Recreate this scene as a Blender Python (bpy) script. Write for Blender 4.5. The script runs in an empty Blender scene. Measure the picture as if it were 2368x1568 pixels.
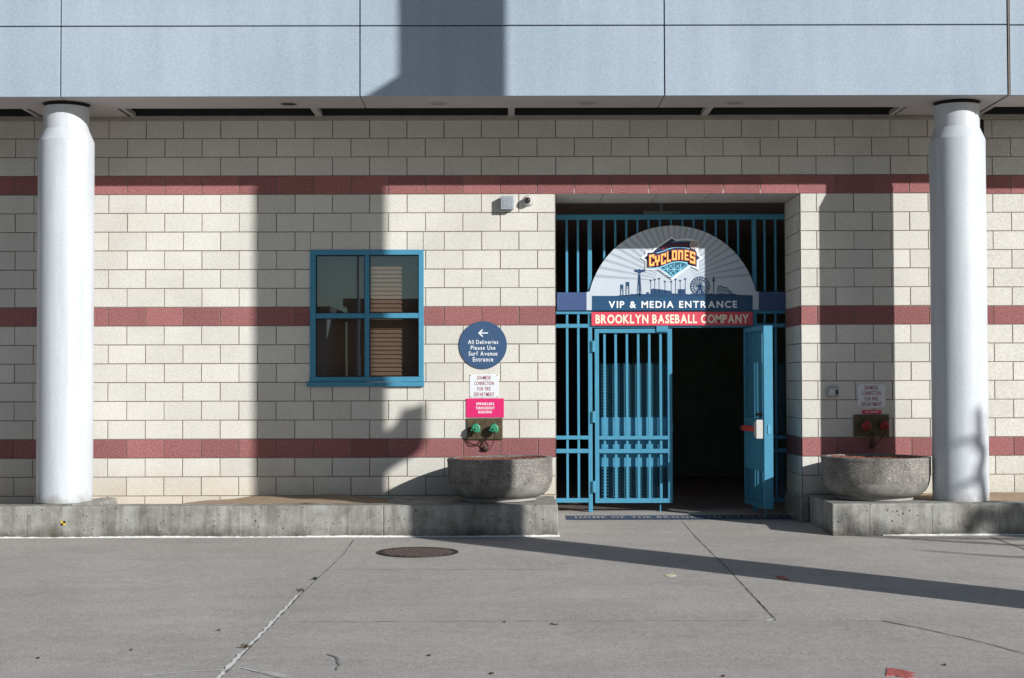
import bpy, math, random
from mathutils import Vector, Matrix
import mathutils.geometry as mgeo
random.seed(7)
R = math.radians
sc = bpy.context.scene

# ------------------------------------------------------------------ camera, light
FP = 3620.0                      # focal length in units of a 2368 x 1568 picture
CAM = Vector((0.0, -17.0, 1.543))
yaw, pitch, roll = 10/FP, math.atan(101/FP), 0.0026
fwd = Vector((math.sin(yaw)*math.cos(pitch), math.cos(yaw)*math.cos(pitch), math.sin(pitch)))
rt0 = Vector((math.cos(yaw), -math.sin(yaw), 0.0))
up0 = rt0.cross(fwd)
up = up0*math.cos(roll) + rt0*math.sin(roll)
rt = fwd.cross(up)
camd = bpy.data.cameras.new('camera')
cam = bpy.data.objects.new('camera', camd)
sc.collection.objects.link(cam)
M = Matrix((rt, up, -fwd)).transposed().to_4x4()
M.translation = CAM
cam.matrix_world = M
camd.sensor_width = 36.0
camd.lens = 36.0*FP/2368.0
camd.clip_start = 0.1
camd.clip_end = 2000.0
sc.camera = cam

SUN = Vector((1.031, -1.0, 0.584)).normalized()        # towards the sun
elev = math.asin(SUN.z)
azim = math.atan2(SUN.x, SUN.y)
world = bpy.data.worlds.new("World")
sc.world = world
world.use_nodes = True
wn = world.node_tree
for n in list(wn.nodes):
    wn.nodes.remove(n)
wo = wn.nodes.new('ShaderNodeOutputWorld')
bg = wn.nodes.new('ShaderNodeBackground')
sky = wn.nodes.new('ShaderNodeTexSky')
sky.sky_type = 'NISHITA'
sky.sun_disc = False
sky.sun_elevation = elev
sky.sun_rotation = azim
sky.air_density = 1.0
sky.dust_density = 0.6
sky.ozone_density = 2.0
bg.inputs['Strength'].default_value = 0.052
wn.links.new(sky.outputs[0], bg.inputs[0])
wn.links.new(bg.outputs[0], wo.inputs[0])
sl = bpy.data.lights.new('sun', 'SUN')
sl.energy = 5.0
sl.angle = R(0.55)
sl.color = (1.0, 0.97, 0.925)
so = bpy.data.objects.new('sun', sl)
so.rotation_mode = 'QUATERNION'
so.rotation_quaternion = SUN.to_track_quat('Z', 'Y')
so.location = (12, -14, 9)
sc.collection.objects.link(so)
sc.view_settings.view_transform = 'Standard'
sc.view_settings.look = 'None'
sc.view_settings.exposure = 0.16
sc.view_settings.gamma = 1.0
sc.view_settings.use_curve_mapping = False

# ------------------------------------------------------------------ helpers
def W(px, py, Y):
    """measured picture point -> (X, Z) on the upright plane at depth Y"""
    d = rt*((px-1184)/FP) + up*(-(py-784)/FP) + fwd
    t = (Y-CAM.y)/d.y
    p = CAM + d*t
    return p.x, p.z

def groundz(x, y):
    if y < -1.275:
        return 0.017*max(y+1.275, -14.0)
    return 0.028*(min(y, 1.3)+1.275)

def G(px, py):
    """measured picture point -> (X, Y) on the pavement"""
    d = rt*((px-1184)/FP) + up*(-(py-784)/FP) + fwd
    t = 10.0
    for i in range(60):
        p = CAM + d*t
        t += (p.z-groundz(p.x, p.y))/(-d.z)*0.7
    p = CAM + d*t
    return p.x, p.y

# converters for zoomed measurements: (x0, y0, scale) of a zoom window
def Z(x0, y0, s):
    return lambda x, y: ((x0+x/s)/1.72973, (y0+y/s)/1.72973)

origin = {}
def wloc(o):
    return origin.get(o.name, Vector((0, 0, 0)))

def tag(o, label=None, cat=None, group=None, kind=None):
    if label: o['label'] = label
    if cat: o['category'] = cat
    if group: o['group'] = group
    if kind: o['kind'] = kind
    return o

def empty(name, loc, label=None, cat=None, group=None, parent=None):
    o = bpy.data.objects.new(name, None)
    sc.collection.objects.link(o)
    o.empty_display_size = 0.2
    L = Vector(loc)
    if parent:
        o.parent = parent
        o.location = L-wloc(parent)
    else:
        o.location = L
    origin[o.name] = L
    return tag(o, label, cat, group)

class MB:
    def __init__(s):
        s.v = []; s.f = []; s.c = []; s.mi = {}; s.mats = []; s.cur = 0
    def add(s, vs, fs, col=None):
        b = len(s.v)
        s.v += [tuple(p) for p in vs]
        for f in fs:
            if s.cur: s.mi[len(s.f)] = s.cur
            s.f.append(tuple(i+b for i in f)); s.c.append(col)
        return s
    def box(s, x0, x1, y0, y1, z0, z1, col=None):
        vs = [(x0,y0,z0),(x1,y0,z0),(x1,y1,z0),(x0,y1,z0),(x0,y0,z1),(x1,y0,z1),(x1,y1,z1),(x0,y1,z1)]
        return s.add(vs, [(0,3,2,1),(4,5,6,7),(0,1,5,4),(1,2,6,5),(2,3,7,6),(3,0,4,7)], col)
    def prism(s, pts, y0, y1, col=None):
        """outline in X,Z extruded from y0 (front) to y1"""
        n = len(pts)
        tri = mgeo.tessellate_polygon([[Vector((p[0], p[1], 0)) for p in pts]])
        vs = [(p[0], y0, p[1]) for p in pts]+[(p[0], y1, p[1]) for p in pts]
        fs = []
        for t in tri:
            a, b, c = t
            ar = (pts[b][0]-pts[a][0])*(pts[c][1]-pts[a][1])-(pts[b][1]-pts[a][1])*(pts[c][0]-pts[a][0])
            if ar < 0: a, c = c, a
            fs.append((a, b, c)); fs.append((c+n, b+n, a+n))
        A = sum(pts[i][0]*pts[(i+1) % n][1]-pts[(i+1) % n][0]*pts[i][1] for i in range(n))
        for i in range(n):
            j = (i+1) % n
            fs.append((i, i+n, j+n, j) if A > 0 else (j, j+n, i+n, i))
        return s.add(vs, fs, col)
    def lathe(s, prof, c=(0, 0, 0), n=48, axis='Z', ph=0.0):
        vs = []; fs = []
        m = len(prof)
        for i in range(n):
            a = 2*math.pi*i/n+ph
            for r, h in prof:
                if axis == 'Z': vs.append((c[0]+r*math.cos(a), c[1]+r*math.sin(a), c[2]+h))
                elif axis == 'Y': vs.append((c[0]+r*math.cos(a), c[1]+h, c[2]+r*math.sin(a)))
                else: vs.append((c[0]+h, c[1]+r*math.cos(a), c[2]+r*math.sin(a)))
        for i in range(n):
            j = (i+1) % n
            for k in range(m-1):
                q = (i*m+k, j*m+k, j*m+k+1, i*m+k+1)
                if axis == 'Y': q = q[::-1]
                fs.append(q)
        return s.add(vs, fs)
    def cyl(s, c, r, h, axis='Z', n=20):
        return s.lathe([(0.0001, 0), (r, 0), (r, h), (0.0001, h)], c, n, axis)
    def tube(s, pts, r, n=8, closed=False):
        pts = [Vector(p) for p in pts]
        m = len(pts); vs = []; fs = []
        rs = r if isinstance(r, (list, tuple)) else [r]*m
        prev = None
        for i, p in enumerate(pts):
            if closed: t = (pts[(i+1) % m]-pts[i-1])
            else: t = pts[min(i+1, m-1)]-pts[max(i-1, 0)]
            t.normalize()
            u = prev if prev else (Vector((0, 0, 1)) if abs(t.z) < .9 else Vector((1, 0, 0)))
            u = (u-t*u.dot(t)).normalized(); prev = u
            w = t.cross(u)
            for k in range(n):
                a = 2*math.pi*k/n
                vs.append(p+(u*math.cos(a)+w*math.sin(a))*rs[i])
        for i in range(m if closed else m-1):
            j = (i+1) % m
            for k in range(n):
                l = (k+1) % n
                fs.append((i*n+k, i*n+l, j*n+l, j*n+k))
        if not closed:
            fs.append(tuple(range(n))[::-1]); fs.append(tuple((m-1)*n+k for k in range(n)))
        return s.add(vs, fs)
    def build(s, name, mat, parent=None, local=False, bevel=0, smooth=False, base=True, seg=2):
        me = bpy.data.meshes.new(name)
        if parent is not None:
            L = Vector((0, 0, 0)) if local else wloc(parent)
        elif base:
            xs = [p[0] for p in s.v]; ys = [p[1] for p in s.v]; zs = [p[2] for p in s.v]
            L = Vector(((min(xs)+max(xs))/2, (min(ys)+max(ys))/2, min(zs)))
        else:
            L = Vector((0, 0, 0))
        me.from_pydata([(p[0]-L.x, p[1]-L.y, p[2]-L.z) for p in s.v], [], s.f)
        if any(c is not None for c in s.c):
            at = me.attributes.new('tint', 'FLOAT', 'FACE')
            for i, c in enumerate(s.c):
                at.data[i].value = 0.5 if c is None else c
        me.materials.append(mat)
        for mm_ in s.mats: me.materials.append(mm_)
        for fi_, k_ in s.mi.items(): me.polygons[fi_].material_index = k_
        if smooth:
            for p in me.polygons: p.use_smooth = True
        me.update()
        o = bpy.data.objects.new(name, me)
        sc.collection.objects.link(o)
        if parent is not None:
            o.parent = parent
            origin[o.name] = wloc(parent)
        else:
            o.location = L
            origin[o.name] = L.copy()
        if bevel:
            b = o.modifiers.new('bevel', 'BEVEL'); b.width = bevel; b.segments = seg
            b.limit_method = 'ANGLE'; b.angle_limit = R(40)
            if not smooth:
                for p in me.polygons: p.use_smooth = False
        if smooth:
            try:
                me.set_sharp_from_angle(angle=R(38))
            except Exception:
                pass
        return o

def place_local(o, parent):       # children built in local space keep local transforms
    return o

# text -> flat letters fitted into a box, facing the camera side (-Y)
def text_faces(s, offset=0.0):
    cu = bpy.data.curves.new('t', 'FONT')
    cu.body = s; cu.size = 1.0; cu.offset = offset; cu.fill_mode = 'BOTH'; cu.resolution_u = 3
    cu.space_character = 1.0
    o = bpy.data.objects.new('t', cu)
    sc.collection.objects.link(o)
    dg = bpy.context.evaluated_depsgraph_get(); dg.update()
    me = bpy.data.meshes.new_from_object(o.evaluated_get(dg))
    vs = [tuple(v.co) for v in me.vertices]
    fs = [tuple(p.vertices) for p in me.polygons]
    bpy.data.objects.remove(o); bpy.data.curves.remove(cu); bpy.data.meshes.remove(me)
    return vs, fs

def add_text(mb, s, x0, x1, z0, z1, y, offset=0.012, space=None, thick=0.0, shear=0.0, slope=0.0, col=None):
    if space:
        n = len(s)
        vs = []; fs = []; cx = 0.0
        for ch in s:
            if ch == ' ':
                cx += space*0.55+0.3; continue
            a, b = text_faces(ch, offset)
            mnx = min(v[0] for v in a); mxx = max(v[0] for v in a)
            k = len(vs)
            vs += [(v[0]-mnx+cx, v[1], 0) for v in a]
            fs += [tuple(i+k for i in f) for f in b]
            cx += mxx-mnx+space
    else:
        vs, fs = text_faces(s, offset)
    mnx = min(v[0] for v in vs); mxx = max(v[0] for v in vs)
    mnz = min(v[1] for v in vs); mxz = max(v[1] for v in vs)
    out = []
    for v in vs:
        u = (v[0]-mnx)/(mxx-mnx); w = (v[1]-mnz)/(mxz-mnz)
        x = x0+u*(x1-x0)+shear*(w-.5)*(z1-z0); z = z0+w*(z1-z0)+slope*(u-.5)*(x1-x0)
        out.append((x, y, z))
    fixed = []
    for f in fs:
        n = Vector((0, 0, 0))
        for i in range(len(f)):
            a = out[f[i]]; b = out[f[(i+1) % len(f)]]
            n.y += (a[2]-b[2])*(a[0]+b[0])
        fixed.append(f if n.y < 0 else f[::-1])
    mb.add(out, fixed, col)
    return mb

# ------------------------------------------------------------------ materials
def newmat(name):
    m = bpy.data.materials.new(name); m.use_nodes = True
    nt = m.node_tree
    b = nt.nodes['Principled BSDF']
    return m, nt, b

def N(nt, t, **kw):
    n = nt.nodes.new(t)
    for k, v in kw.items():
        if k in ('noise_dimensions', 'operation', 'blend_type', 'data_type', 'attribute_name', 'feature', 'distance'):
            setattr(n, k, v)
        else:
            n.inputs[k].default_value = v
    return n

def ramp(nt, src, p0, c0, p1, c1):
    r = nt.nodes.new('ShaderNodeValToRGB')
    r.color_ramp.elements[0].position = p0; r.color_ramp.elements[0].color = c0 if len(c0) == 4 else (*c0, 1)
    r.color_ramp.elements[1].position = p1; r.color_ramp.elements[1].color = c1 if len(c1) == 4 else (*c1, 1)
    nt.links.new(src, r.inputs[0])
    return r

def mix(nt, mode, fac, a, b):
    m = nt.nodes.new('ShaderNodeMixRGB'); m.blend_type = mode
    for i, x in ((0, fac), (1, a), (2, b)):
        if hasattr(x, 'links'): nt.links.new(x, m.inputs[i])
        elif isinstance(x, (int, float)): m.inputs[i].default_value = x
        else: m.inputs[i].default_value = (*x, 1) if len(x) == 3 else x
    return m.outputs[0]

def coords(nt):
    g = nt.nodes.new('ShaderNodeNewGeometry')
    return g.outputs['Position']

def objc(nt):
    return nt.nodes.new('ShaderNodeTexCoord').outputs['Object']

def noise(nt, src, scale, detail=3, rough=0.55, dist=0.0, stretch=None):
    if stretch:
        mp = nt.nodes.new('ShaderNodeMapping'); mp.inputs['Scale'].default_value = stretch
        nt.links.new(src, mp.inputs[0]); src = mp.outputs[0]
    n = N(nt, 'ShaderNodeTexNoise', Scale=scale, Detail=detail, Roughness=rough, Distortion=dist)
    nt.links.new(src, n.inputs['Vector'])
    return n.outputs['Fac']

def bump(nt, b, h, strength, dist):
    bn = N(nt, 'ShaderNodeBump', Strength=strength, Distance=dist)
    nt.links.new(h, bn.inputs['Height']); nt.links.new(bn.outputs[0], b.inputs['Normal'])

def simple(name, col, rough=0.6, metal=0.0, var=0.12, scale=8.0, grain=0.12, gscale=120, bmp=0.0, spec=0.5, coat=0.0):
    """paint or plastic: colour with broad and fine variation"""
    m, nt, b = newmat(name)
    c = coords(nt)
    n1 = noise(nt, c, scale, 4); n2 = noise(nt, c, gscale, 2, .7)
    lo = tuple(max(0, x*(1-var)) for x in col); hi = tuple(min(1, x*(1+var)) for x in col)
    r = ramp(nt, n1, .3, lo, .7, hi)
    g = ramp(nt, n2, .3, (1-grain,)*3, .7, (1+grain,)*3)
    o = mix(nt, 'MULTIPLY', 1.0, r.outputs[0], g.outputs[0])
    nt.links.new(o, b.inputs['Base Color'])
    b.inputs['Roughness'].default_value = rough; b.inputs['Metallic'].default_value = metal
    b.inputs['Specular IOR Level'].default_value = spec
    if coat: b.inputs['Coat Weight'].default_value = coat; b.inputs['Coat Roughness'].default_value = .15
    if bmp: bump(nt, b, n2, bmp, .004)
    return m

def blockmat(name, col, spread=0.10, speck=0.16, sscale=150, dark=(0.8, .8, .8)):
    m, nt, b = newmat(name)
    c = coords(nt)
    at = N(nt, 'ShaderNodeAttribute', attribute_name='tint')
    r = ramp(nt, at.outputs['Fac'], 0, tuple(x*(1-spread) for x in col), 1, tuple(min(1, x*(1+spread)) for x in col))
    n1 = noise(nt, c, 1.3, 4, .6)
    g1 = ramp(nt, n1, .3, (.93, .93, .925), .7, (1.05, 1.05, 1.05))
    n2 = noise(nt, c, sscale, 2, .75)
    g2 = ramp(nt, n2, .35, (1-speck,)*3, .65, (1+speck*.6,)*3)
    n3 = noise(nt, c, 26, 2, .6)
    g3 = ramp(nt, n3, .3, (.95, .95, .95), .7, (1.03, 1.03, 1.03))
    n7 = noise(nt, c, .55, 5, .7, .8, (1, 1, .7))
    g7_ = ramp(nt, n7, .34, (.94, .935, .92), .52, (1.02, 1.02, 1.02))
    # dirt and splash stains rising from the foot of the wall
    sx = nt.nodes.new('ShaderNodeSeparateXYZ'); nt.links.new(c, sx.inputs[0])
    n4 = noise(nt, c, 3.0, 5, .65)
    ad = N(nt, 'ShaderNodeMath', operation='MULTIPLY_ADD'); ad.inputs[1].default_value = 0.7; nt.links.new(n4, ad.inputs[0]); nt.links.new(sx.outputs[2], ad.inputs[2])
    g4 = ramp(nt, ad.outputs[0], .62, (.93, .88, .80), 1.05, (1, 1, 1))
    o = mix(nt, 'MULTIPLY', 1, r.outputs[0], g1.outputs[0])
    o = mix(nt, 'MULTIPLY', 1, o, g2.outputs[0]); o = mix(nt, 'MULTIPLY', 1, o, g3.outputs[0])
    o = mix(nt, 'MULTIPLY', 1, o, g4.outputs[0])
    o = mix(nt, 'MULTIPLY', 1, o, g7_.outputs[0])
    nt.links.new(o, b.inputs['Base Color'])
    b.inputs['Roughness'].default_value = .9; b.inputs['Specular IOR Level'].default_value = .25
    bump(nt, b, n2, .5, .003)
    return m

def concrete(name, col, streak=True, holes=True, rough=.9):
    m, nt, b = newmat(name)
    c = coords(nt)
    n1 = noise(nt, c, 1.6, 6, .65, .4)
    o = ramp(nt, n1, .3, tuple(x*.78 for x in col), .72, tuple(x*1.18 for x in col)).outputs[0]
    n2 = noise(nt, c, 90, 3, .7)
    o = mix(nt, 'MULTIPLY', 1, o, ramp(nt, n2, .3, (.84,)*3, .7, (1.14,)*3).outputs[0])
    if streak:
        n3 = noise(nt, c, 9, 4, .65, 0, (1, 1, .12))
        o = mix(nt, 'MULTIPLY', 1, o, ramp(nt, n3, .34, (.70, .68, .65), .60, (1.12, 1.13, 1.14)).outputs[0])
        o = mix(nt, 'MULTIPLY', 1, o, ramp(nt, noise(nt, c, 5.5, 6, .75, .5), .38, (.80, .79, .78), .56, (1.08,)*3).outputs[0])
        o = mix(nt, 'MULTIPLY', 1, o, ramp(nt, noise(nt, c, 1.7, 4, .7, 0, (1, 1, .25)), .60, (1, 1, 1), .72, (.62, .50, .38)).outputs[0])
        n5 = noise(nt, c, 3.2, 5, .7, .6)
        sx = nt.nodes.new('ShaderNodeSeparateXYZ'); nt.links.new(c, sx.inputs[0])
        ad = N(nt, 'ShaderNodeMath', operation='MULTIPLY_ADD'); ad.inputs[1].default_value = .32
        nt.links.new(n5, ad.inputs[0]); nt.links.new(sx.outputs[2], ad.inputs[2])
        o = mix(nt, 'MULTIPLY', 1, o, ramp(nt, ad.outputs[0], .15, (.42, .40, .37), .27, (1, 1, 1)).outputs[0])
    if holes:
        v = N(nt, 'ShaderNodeTexVoronoi', feature='F1', Scale=17.0); nt.links.new(c, v.inputs['Vector'])
        n6 = noise(nt, c, 2.4, 2)
        th = N(nt, 'ShaderNodeMath', operation='MULTIPLY'); th.inputs[1].default_value = .26; nt.links.new(n6, th.inputs[0])
        gt = N(nt, 'ShaderNodeMath', operation='LESS_THAN'); nt.links.new(v.outputs['Distance'], gt.inputs[0]); nt.links.new(th.outputs[0], gt.inputs[1])
        o = mix(nt, 'MIX', gt.outputs[0], o, (.05, .045, .04))
    nt.links.new(o, b.inputs['Base Color'])
    b.inputs['Roughness'].default_value = rough; b.inputs['Specular IOR Level'].default_value = .3
    bump(nt, b, n2, .5, .004)
    return m

MT = {}
MT['block'] = blockmat('cream_block', (.605, .597, .56), .05, .17, 75)
MT['band'] = blockmat('red_block', (.305, .128, .130), .17, .42, 70)
MT['mortar'] = simple('mortar', (.215, .175, .15), .95)
MT['blue'] = simple('blue_paint', (.062, .25, .385), .5, var=.05, grain=.12, gscale=90, spec=.2)
MT['bluedark'] = simple('blue_paint_deep', (.08, .33, .50), .5, var=.06, grain=.08)
MT['column'] = simple('white_paint', (.54, .58, .645), .42, var=.04, scale=3, grain=.09, gscale=90, spec=.4)
MT['soffit'] = simple('soffit_metal', (.42, .40, .40), .6, var=.05, scale=2, grain=.05)
MT['softc'] = simple('soffit_cream', (.46, .45, .43), .9)
MT['slot'] = simple('recess_shade', (.012, .014, .013), .8)
MT['black'] = simple('black_rubber', (.015, .015, .016), .6)
MT['gap'] = simple('dark_gap', (.015, .012, .011), .9)
MT['planter'] = None
MT['sand'] = simple('sand', (.34, .25, .165), .95, var=.18, scale=14, grain=.3, gscale=130, bmp=.6)
MT['soil'] = simple('mulch', (.17, .06, .04), .95, var=.4, scale=60, grain=.5, gscale=200, bmp=1)
MT['brass'] = simple('aged_brass', (.10, .08, .045), .55, metal=.55, var=.25, scale=18, grain=.3, gscale=160)
MT['green'] = simple('green_cap', (.03, .25, .14), .5, grain=.15)
MT['redcap'] = simple('red_cap', (.32, .02, .03), .5, grain=.15)
MT['chain'] = simple('rusty_chain', (.07, .04, .03), .6, metal=.4, var=.3, scale=60)
MT['signwhite'] = simple('sign_white', (.66, .70, .74), .5, var=.03)
MT['signgrey'] = simple('sign_panel', (.47, .54, .62), .5, var=.03, scale=4, grain=.05)
MT['ray'] = simple('sign_ray', (.335, .39, .46), .5, var=.04)
MT['navy'] = simple('sign_navy', (.007, .062, .15), .45, var=.06)
MT['navytext'] = simple('sign_skyline', (.010, .052, .14), .45, var=.06)
MT['sidenavy'] = simple('side_navy', (.035, .07, .19), .5, var=.12, scale=20)
MT['red'] = simple('sign_red', (.60, .055, .10), .45, var=.04)
MT['cream'] = simple('lettering_cream', (.82, .76, .60), .5, var=.03)
MT['white'] = simple('lettering_white', (.78, .82, .86), .5, var=.03)
MT['yellow'] = simple('emblem_yellow', (.86, .56, .13), .5, var=.05)
MT['pink'] = simple('emblem_red', (.45, .04, .09), .5)
MT['emnavy'] = simple('emblem_navy', (.012, .025, .075), .5)
MT['teal'] = simple('emblem_teal', (.015, .12, .19), .5)
MT['ltblue'] = simple('emblem_light_blue', (.25, .62, .82), .5)
MT['darkred'] = simple('emblem_dark_red', (.30, .02, .04), .5)
MT['ball'] = simple('emblem_ball', (.48, .44, .44), .5)
MT['round'] = simple('round_sign_blue', (.03, .078, .17), .5, var=.04, grain=.1)
MT['magenta'] = simple('magenta_sign', (.62, .012, .14), .5, var=.04)
MT['maroon'] = simple('maroon_lettering', (.28, .03, .05), .6)
MT['steel'] = simple('steel', (.45, .47, .49), .4, metal=.5, var=.1)
MT['lightgrey'] = simple('grey_housing', (.30, .34, .39), .5, var=.1, scale=25, grain=.15)
MT['plastic'] = simple('white_plastic', (.50, .50, .49), .4, var=.03)
MT['alarm'] = simple('alarm_red', (.55, .06, .04), .45)
MT['dome'] = simple('camera_dome', (.02, .015, .015), .12, coat=1)
MT['interior'] = simple('interior_dark', (.34, .13, .13), .8, var=.2, scale=2)
MT['interior_green'] = simple('interior_dark_green', (.13, .20, .15), .8, var=.2, scale=2)
MT['intfloor'] = simple('interior_floor', (.34, .28, .25), .85, var=.2, scale=3)
MT['blind'] = simple('blind_slats', (.66, .49, .37), .6, var=.06, scale=20)
MT['rust'] = simple('manhole_iron', (.030, .021, .019), .6, metal=.3, var=.35, scale=30, grain=.4, gscale=110)
MT['caulk'] = simple('white_sealant', (.66, .68, .66), .7, var=.15, scale=30)
MT['crack'] = simple('dark_joint', (.04, .034, .028), .95)
MT['faint'] = simple('faint_joint', (.21, .20, .19), .95)
MT['faintw'] = simple('pale_joint', (.46, .45, .43), .9, var=.15, scale=30)
MT['redpaint'] = simple('red_ground_paint', (.42, .10, .09), .85, var=.25, scale=30, grain=.2)
MT['yelpaint'] = simple('yellow_ground_paint', (.52, .50, .33), .85, var=.15)
MT['bark'] = simple('bark', (.09, .07, .055), .95, var=.3, scale=20, bmp=1)
MT['mast'] = simple('mast_paint', (.30, .34, .38), .5)
MT['mat'] = simple('floor_band_blue', (.032, .06, .12), .8, var=.15, scale=20, grain=.2)
MT['matletters'] = simple('floor_band_letters', (.36, .36, .36), .85, var=.2, scale=60)
MT['brick'] = simple('brick_far', (.16, .085, .06), .9, var=.15)
MT['stucco'] = simple('stucco_far', (.34, .31, .28), .9, var=.1)
MT['farwin'] = simple('far_window_glass', (.02, .025, .03), .1)
MT['roof'] = simple('roofing', (.09, .085, .08), .9)
MT['weed'] = simple('weed', (.05, .08, .02), .9)
MT['leaf'] = simple('dry_leaf', (.085, .06, .045), .9, var=.3)
MT['lens'] = simple('frosted_lens', (.34, .33, .31), .35)
MT['kerb'] = concrete('ledge_concrete', (.29, .29, .275))

# fascia: pale blue metal panels with faint rain streaks
m, nt, b = newmat('fascia_panel_metal')
c = coords(nt)
o = ramp(nt, noise(nt, c, .5, 3), .3, (.295, .37, .45), .7, (.35, .425, .505)).outputs[0]
o = mix(nt, 'MULTIPLY', 1, o, ramp(nt, noise(nt, c, 5, 4, .6, 0, (1, 1, .08)), .3, (.93, .94, .95), .7, (1.05, 1.05, 1.04)).outputs[0])
o = mix(nt, 'MULTIPLY', 1, o, ramp(nt, noise(nt, c, 85, 2, .7), .3, (.86,)*3, .7, (1.13,)*3).outputs[0])
nt.links.new(o, b.inputs['Base Color']); b.inputs['Roughness'].default_value = .5; b.inputs['Specular IOR Level'].default_value = .3
bump(nt, b, noise(nt, c, .9, 2), .25, .02)
MT['fascia'] = m

m, nt, b = newmat('column_paint')
c = coords(nt)
o = ramp(nt, noise(nt, c, 1.1, 4, .6), .3, (.50, .54, .595), .7, (.55, .59, .635)).outputs[0]
o = mix(nt, 'MULTIPLY', 1, o, ramp(nt, noise(nt, c, 9, 4, .65, 0, (1, 1, .06)), .32, (.90, .90, .89), .6, (1.03,)*3).outputs[0])
o = mix(nt, 'MULTIPLY', 1, o, ramp(nt, noise(nt, c, 85, 2, .7), .3, (.9,)*3, .7, (1.09,)*3).outputs[0])
sx = nt.nodes.new('ShaderNodeSeparateXYZ'); nt.links.new(c, sx.inputs[0])
ad = N(nt, 'ShaderNodeMath', operation='MULTIPLY_ADD'); ad.inputs[1].default_value = -.35
nt.links.new(noise(nt, c, 7, 5, .7), ad.inputs[0]); nt.links.new(sx.outputs[2], ad.inputs[2])
o = mix(nt, 'MULTIPLY', 1, o, ramp(nt, ad.outputs[0], .12, (.62, .58, .52), .26, (1, 1, 1)).outputs[0])
ch = ramp(nt, noise(nt, c, 22, 3, .8), .735, (0, 0, 0), .75, (1, 1, 1))
o = mix(nt, 'MIX', ch.outputs[0], o, (.30, .28, .26))
nt.links.new(o, b.inputs['Base Color']); b.inputs['Roughness'].default_value = .42; b.inputs['Specular IOR Level'].default_value = .4
bump(nt, b, noise(nt, c, 2.5, 3), .15, .01)
MT['column'] = m

# exposed-aggregate planter
m, nt, b = newmat('aggregate')
c = coords(nt)
o = ramp(nt, noise(nt, c, 4, 5, .6, .4), .3, (.165, .16, .155), .7, (.27, .26, .25)).outputs[0]
n2 = noise(nt, c, 75, 2, .7)
sx = nt.nodes.new('ShaderNodeSeparateXYZ'); nt.links.new(c, sx.inputs[0])
o = mix(nt, 'MULTIPLY', 1, o, ramp(nt, n2, .36, (.50, .49, .48), .62, (1.35, 1.33, 1.28)).outputs[0])
o = mix(nt, 'MULTIPLY', 1, o, ramp(nt, noise(nt, c, 2.2, 5, .7, .8, (1, 1, .6)), .38, (.6, .59, .58), .56, (1.05,)*3).outputs[0])
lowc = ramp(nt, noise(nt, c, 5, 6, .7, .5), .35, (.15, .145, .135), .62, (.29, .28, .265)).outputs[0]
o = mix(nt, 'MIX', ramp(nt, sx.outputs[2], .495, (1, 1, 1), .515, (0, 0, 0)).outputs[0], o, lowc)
nt.links.new(o, b.inputs['Base Color']); b.inputs['Roughness'].default_value = .9; bump(nt, b, n2, .8, .006)
MT['planter'] = m
MT['planterfoot'] = concrete('planter_smooth', (.34, .335, .33), False, False)

# pavement
m, nt, b = newmat('pavement_concrete')
c = coords(nt)
o = ramp(nt, noise(nt, c, .45, 5, .6, .5), .3, (.36, .343, .322), .7, (.43, .41, .385)).outputs[0]
o = mix(nt, 'MULTIPLY', 1, o, ramp(nt, noise(nt, c, 1.2, 5, .65, .3, (.35, 2.2, 1)), .32, (.93, .93, .94), .62, (1.02,)*3).outputs[0])
o = mix(nt, 'MULTIPLY', 1, o, ramp(nt, noise(nt, c, 1.5, 5, .6, .2), .36, (.95, .945, .94), .58, (1.03,)*3).outputs[0])
n2 = noise(nt, c, 70, 3, .85)
o = mix(nt, 'MULTIPLY', 1, o, ramp(nt, n2, .32, (.62,)*3, .68, (1.34,)*3).outputs[0])
o = mix(nt, 'MULTIPLY', 1, o, ramp(nt, noise(nt, c, 14, 5, .75), .28, (.84,)*3, .62, (1.05,)*3).outputs[0])
v = N(nt, 'ShaderNodeTexVoronoi', feature='F1', Scale=5.0); nt.links.new(c, v.inputs['Vector'])
nn = noise(nt, c, 1.7, 2)
th = N(nt, 'ShaderNodeMath', operation='MULTIPLY'); th.inputs[1].default_value = .075; nt.links.new(nn, th.inputs[0])
lt = N(nt, 'ShaderNodeMath', operation='LESS_THAN'); nt.links.new(v.outputs['Distance'], lt.inputs[0]); nt.links.new(th.outputs[0], lt.inputs[1])
o = mix(nt, 'MIX', lt.outputs[0], o, (.2, .19, .18))
v = N(nt, 'ShaderNodeTexVoronoi', feature='F1', Scale=3.3); nt.links.new(c, v.inputs['Vector'])
lt = N(nt, 'ShaderNodeMath', operation='LESS_THAN'); nt.links.new(v.outputs['Distance'], lt.inputs[0]); lt.inputs[1].default_value = .022
o = mix(nt, 'MIX', lt.outputs[0], o, (.62, .61, .58))
nt.links.new(o, b.inputs['Base Color']); b.inputs['Roughness'].default_value = .85; b.inputs['Specular IOR Level'].default_value = .3
bump(nt, b, n2, .6, .004)
MT['pave'] = m

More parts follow.
